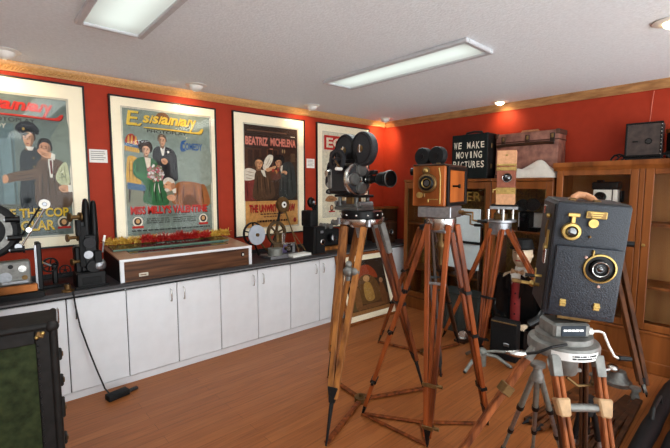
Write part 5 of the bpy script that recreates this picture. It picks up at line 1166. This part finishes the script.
# ------------------------------------------------------------------ figure in front of the bookcase
t = on_back('costumed_figure', 'seated pale-faced figure in black suit, red vest and bow tie before the bookcase', 'figure', 1.585, 3.86, 0)
m = MB()
m.loft([((0, .05, .22), .17, .12), ((0, .04, .34), .175, .12), ((0, .03, .50), .185, .115), ((0, .02, .64), .20, .105), ((0, .02, .70), .175, .09), ((0, .015, .735), .10, .075), ((0, .01, .76), .058, .058), ((0, .005, .80), .055, .056),
        ((0, 0, .815), .062, .07), ((0, -.004, .845), .076, .092), ((0, -.004, .89), .084, .10), ((0, .0, .94), .086, .102), ((0, .005, .985), .078, .094), ((0, .008, 1.02), .05, .06), ((0, .008, 1.035), .01, .012)], 'skin', 28)
m.loft([((0, -.098, .885), .010, .006), ((0, -.112, .893), .015, .014), ((0, -.108, .91), .011, .012), ((0, -.098, .935), .008, .008)], 'skin', 12)
for s_ in (-1, 1):
    m.ball((s_*.086, .01, .905), .020, 'skin', (.45, .8, 1.25), 12); m.ball((s_*.030, -.088, .932), .013, 'offwhite', (1, .6, .7), 12); m.ball((s_*.030, -.096, .932), .006, 'black', (1, .5, 1), 8); m.box((s_*.031, -.096, .953), (.034, .006, .006), 'black', (0, s_*R(-8), 0), bev=.002)
m.loft([((0, -.094, .852), .022, .006), ((0, -.10, .858), .026, .007), ((0, -.096, .865), .020, .005)], flat((166, 74, 64)), 12)
m.build('body', t)
m = MB(); m.loft([((0, .0, .968), .092, .106), ((0, .002, .985), .093, .107), ((0, .006, 1.02), .084, .098), ((0, .01, 1.055), .072, .084), ((0, .01, 1.06), .01, .01)], 'blackmat', 28); m.loft([((0, -.015, .968), .105, .125), ((0, -.015, .974), .108, .128), ((0, -.01, .978), .092, .106)], 'blackmat', 28); m.build('hat', t)
m = MB(); m.loft([((0, .02, .725), .085, .075), ((0, .012, .755), .066, .066), ((0, .008, .785), .063, .066), ((0, .008, .79), .056, .058)], 'offwhite', 24); m.prism([(-.06, .735), (.06, .735), (.045, .58), (-.045, .58)], .02, 'offwhite', Matrix.Translation((0, -.097, 0))); m.build('shirt', t)
m = MB()
for s_ in (-1, 1): m.prism([(0, .752), (s_*.055, .782), (s_*.06, .755), (s_*.055, .725)][::s_], .022, 'tie', Matrix.Translation((0, -.112, 0)), .004)
m.ball((0, -.104, .753), .014, 'tie', (1, .8, 1), 10); m.build('bow_tie', t)
m = MB(); m.loft([((0, .03, .23), .10, .155), ((0, .02, .45), .105, .150), ((0, .015, .60), .10, .135), ((0, .01, .66), .085, .12)], 'redcloth', 24)
for z in (.35, .45, .55): m.ball((0, -.128, z), .009, 'black', (1, .6, 1), 8)
m.build('vest', t)
m = MB()
m.loft([((0, .07, .20), .20, .135), ((0, .06, .40), .20, .13), ((0, .05, .58), .215, .115), ((0, .04, .68), .20, .10), ((0, .035, .725), .13, .075), ((0, .03, .74), .075, .06)], 'satin', 28)
for s_ in (-1, 1):
    m.prism([(s_*.05, .20), (s_*.19, .20), (s_*.19, .64), (s_*.07, .73), (s_*.045, .56)][::s_], .10, 'satin', Matrix.Translation((0, -.135, 0)), .02)
    m.prism([(s_*.04, .50), (s_*.095, .60), (s_*.085, .72), (s_*.05, .74)][::s_], .014, 'satin', Matrix.Translation((0, -.147, 0)), .004)
    m.tube([(s_*.185, .04, .67), (s_*.225, .03, .56), (s_*.235, .0, .44), (s_*.20, -.08, .34), (s_*.14, -.17, .29)], [.062, .064, .058, .054, .046], 'satin', 14)
m.tube([(-.09, .0, .21), (-.12, -.08, .22), (-.13, -.17, .23)], [.10, .095, .075], 'satin', 14); m.tube([(.09, .0, .21), (.11, -.08, .22), (.12, -.17, .23)], [.10, .095, .075], 'satin', 14)
m.tube([(-.13, -.17, .24), (-.135, -.18, .12), (-.135, -.18, .04)], [.07, .055, .05], 'satin', 14); m.tube([(.12, -.17, .24), (.125, -.18, .12), (.125, -.18, .04)], [.07, .055, .05], 'satin', 14)
m.build('suit', t)
for s_ in (-1, 1):
    m = MB(); c = Vector((s_*.125, -.195, .275)); m.ball(c, .036, 'skin', (.75, 1.1, .55), 14)
    for k in range(4):
        a = c+Vector((s_*(-.02+.014*k)*-1, -.03, .0)); m.tube([a, a+Vector((0, -.024-.003*(k in (1, 2)), -.004)), a+Vector((0, -.040-.004*(k in (1, 2)), -.018))], [.0075, .007, .0055], 'skin', 8)
    m.tube([c+Vector((-s_*.02, .0, .004)), c+Vector((-s_*.04, -.02, .004)), c+Vector((-s_*.044, -.042, -.004))], [.009, .0085, .006], 'skin', 8); m.build('hand', t)
    m = MB(); m.loft([((s_*.13, -.205, .0), .042, .095), ((s_*.13, -.20, .03), .045, .095), ((s_*.13, -.185, .06), .036, .06), ((s_*.13, -.18, .085), .03, .035)], 'satin', 20); m.build('shoe', t)
MB().span((-.18, -.02, 0), (.18, .17, .20), 'wood_dark', bev=.006).build('stool', t)

# ------------------------------------------------------------------ things on the floor
t = on_back('equipment_case', 'black flat equipment case standing on the floor in front of the suited figure', 'case', 1.765, 3.40, 0, rz=6)
m = MB(); m.box((0, .06, .18), (.23, .10, .36), 'blackmat', bev=.006); m.build('body', t)
MB().box((0, .008, .345), (.22, .008, .012), 'oldbrass', bev=.002).build('edge_strip', t); MB().box((.03, .006, .15), (.05, .008, .03), 'steel', bev=.003).build('clasp', t)
t.location = (3.42, 1.545, 0)
t = on_back('equipment_case', 'dark grey-green ribbed equipment case on the floor before the lettered bookcase', 'case', 2.18, 3.73, 0)
m = MB(); m.box((0, .12, .21), (.46, .24, .42), flat((62, 66, 62)), bev=.01); m.build('body', t)
m = MB()
for x in (-.15, 0, .15): m.box((x, -.004, .21), (.02, .012, .40), flat((50, 54, 52)), bev=.003)
m.box((0, .12, .422), (.48, .26, .02), flat((52, 56, 54)), bev=.004); m.build('ribs', t)
m = MB(); m.tube([(-.06, .12, .43), (-.05, .12, .455), (.05, .12, .455), (.06, .12, .43)], .009, 'rubber', 8); m.build('carry_handle', t)
t = thing('projector_lens', 'small chrome lens on a wooden board on the floor behind the slim dark tripod', 'lens', (3.60, 2.02, 0), (0, 0, 0))
m = MB(); m.box((0, 0, .012), (.20, .12, .024), 'wood_dark', bev=.003); m.build('board', t)
m = MB(); m.lathe([(0, 0), (.035, 0), (.035, .05), (.045, .06), (.045, .10), (.036, .10), (.03, .08), (0, .08)], 'chrome', (.0, .02, .075), (-1, -.6, .1)); m.box((0, .02, .04), (.05, .05, .04), 'grey_metal', bev=.004); m.build('barrel', t)
# grey metal stand with a knobbed handle
t = thing('metal_stand', 'grey folded metal stand with white knobbed handle on the floor before the black case', 'stand', (3.20, 1.62, 0))
m = MB(); m.cyl((0, 0, 0), (0, 0, .12), .035, 'grey_tube'); m.ball((0, 0, .12), .04, 'grey_tube'); m.build('hub', t)
for q in ((.10, .20), (-.25, .02), (.12, -.20)):
    m = MB(); m.tube([(0, 0, .11), (q[0]*.5, q[1]*.5, .09), (q[0], q[1], .014)], [.018, .016, .014], 'grey_tube', 10); m.ball((q[0], q[1], .014), .014, 'rubber', seg=10); m.build('leg', t)
m = MB(); m.tube([(0, 0, .12), (.05, -.09, .14), (.09, -.17, .145)], .012, 'grey_tube', 10); m.lathe([(0, 0), (.014, 0), (.022, .03), (.030, .06), (.024, .09), (0, .10)], 'chrome', (.088, -.165, .145), (.4, -1, .05)); m.build('handle', t)
# grey tubular tripod folded in front
def folded_tripod(label, top, feet, r, mt, head='grey_metal', tips='rubber', stages=True, woodleg=False):
    c = Vector((sum(f[0] for f in feet)/len(feet), sum(f[1] for f in feet)/len(feet), 0)); t = thing('folded_tripod', label, 'tripod', c)
    T = Vector(top)-c; m = MB(); m.lathe([(0, -.05), (.026, -.05), (.030, -.02), (.022, .0), (.022, .02), (.036, .028), (.036, .045), (0, .048)], head, T); m.lathe([(.014, .05), (.034, .05), (.034, .066), (.014, .066), (.014, .05)], head, T+Vector((0, 0, .03)), (.25, -1, .3)); m.build('head', t)
    for f in feet:
        F = Vector(f)-c; P = T+(Vector((F.x-T.x, F.y-T.y, 0)).normalized()*.03 if (F-T).xy.length > .01 else Vector())+Vector((0, 0, -.03)); m = MB()
        if woodleg:
            sd = Vector((F-P).cross(Vector((0, 0, 1))))
            for s_ in (-1, 1): m.beam(P+sd.normalized()*s_*r*1.1, F+(P-F)*.06+sd.normalized()*s_*r*.5, sd, r*1.1, .028, mt, r*.8, .024)
            m.cyl(F+(P-F)*.10, F, .018, 'blackmat', .004, 10)
        else:
            a, b = P+(F-P)*.40, P+(F-P)*.72; m.cyl(P, a, r, mt, seg=14); m.cyl(a, b, r*.78, 'steel', seg=14); m.cyl(b, F, r*.6, mt, seg=12); m.cyl(a-(F-P)*.02, a+(F-P)*.02, r*1.25, 'black', seg=14); m.cyl(b-(F-P)*.02, b+(F-P)*.02, r*1.05, 'black', seg=14); m.cyl(F-(F-P)*.03, F, r*.9, tips, seg=10)
        m.build('leg', t)
    return t
folded_tripod('grey tubular metal tripod with ring head on the floor left of the worn tripod', (2.03, .735, .635), [(2.24, .985, 0), (2.36, .86, 0), (2.42, .72, 0)], .015, 'grey_tube')
folded_tripod('black tubular tripod on the floor behind the two front rails of the worn tripod', (2.30, .58, .42), [(2.28, .66, 0), (2.40, .50, 0), (2.46, .62, 0)], .015, 'black', 'blackmat')
folded_tripod('dark wooden folded tripod leaning against the front of the wide bookcase', (4.045, .95, 1.24), [(3.60, .535, 0), (3.66, .565, 0)], .036, 'wood_brown', woodleg=True)
folded_tripod('dark brown folded wooden tripod lying lowest on the floor beside the black bags', (3.44, .58, .07), [(2.50, .72, .02), (2.48, .62, .02), (2.56, .54, .02)], .03, 'wood_dark', woodleg=True)
folded_tripod('brown folded wooden tripod lying behind the front rails of the worn tripod', (3.46, .84, .07), [(2.55, 1.0, .02), (2.52, .91, .02), (2.60, .83, .02)], .03, 'wood_brown', woodleg=True)
t = thing('camera_mount', 'dusty nickel camera mount lying on the floor by the wide bookcase', 'tripod head', (3.68, .735, 0))
m = MB(); m.lathe([(0, 0), (.09, 0), (.095, .03), (.07, .05), (.05, .11), (0, .115)], 'grey_metal'); m.build('base', t)
m = MB(); m.ball((-.04, .03, .13), .045, 'chrome', (1, 1, .8)); m.cyl((-.04, .03, .13), (-.12, .08, .12), .022, 'chrome'); m.build('clamp', t)
def bag(label, pts, r, mt='blackmat'):
    t = thing('tripod_bag', label, 'bag', (pts[0][0], pts[0][1], 0)); o = Vector(t.location)
    p = [Vector(q)-o for q in pts]; pp = []
    for a, b in zip(p, p[1:]):
        for k in range(5): pp.append(a.lerp(b, k/5))
    pp.append(p[-1]); n = len(pp); rr = [r*(.55 if k in (0, n-1) else (.85 if k in (1, n-2) else 1+.06*math.sin(k*2.1))) for k in range(n)]
    m = MB(); m.tube(pp, rr, mt, 16); m.build('body', t)
    m = MB(); c = pp[n//2]; u = (pp[n//2+1]-pp[n//2-1]).normalized(); m.tube([c-u*.14+Vector((0, 0, r*.9)), c-u*.10+Vector((0, 0, r+.06)), c+u*.10+Vector((0, 0, r+.06)), c+u*.14+Vector((0, 0, r*.9))], .010, 'rubber', 8); m.build('strap', t)
    return t
bag('long black bag in the bottom right corner, nearest the right edge of the floor', [(2.40, .30, .05), (3.1, .29, .055), (3.85, .28, .08)], .05)
bag('long black bag lying on the floor beside the dark folded tripod', [(2.40, .43, .05), (3.2, .42, .055), (3.85, .42, .08)], .048)

# ------------------------------------------------------------------ light
w = bpy.data.worlds.new('world_fill'); bpy.context.scene.world = w; w.use_nodes = True
nt = w.node_tree; bg = nt.nodes['Background']; bg.inputs[1].default_value = 1.7
tc = nt.nodes.new('ShaderNodeTexCoord'); sp = nt.nodes.new('ShaderNodeSeparateXYZ'); cr = nt.nodes.new('ShaderNodeValToRGB'); mr = nt.nodes.new('ShaderNodeMapRange')
mr.inputs[1].default_value = -.35; mr.inputs[2].default_value = .35
nt.links.new(tc.outputs['Generated'], sp.inputs[0]); nt.links.new(sp.outputs['Z'], mr.inputs[0]); nt.links.new(mr.outputs[0], cr.inputs[0]); nt.links.new(cr.outputs[0], bg.inputs[0])
cr.color_ramp.elements[0].color = (1.84, 1.95, 1.98, 1); cr.color_ramp.elements[1].color = (.35, .36, .37, 1)     # stronger fill from below, added to brighten the ceiling; weaker from above
vs = bpy.context.scene.view_settings
bpy.context.scene.display_settings.display_device = 'sRGB'
vs.view_transform = 'Standard'; vs.look = 'None'; vs.gamma = 1.; vs.use_curve_mapping = False; vs.exposure = 1.25
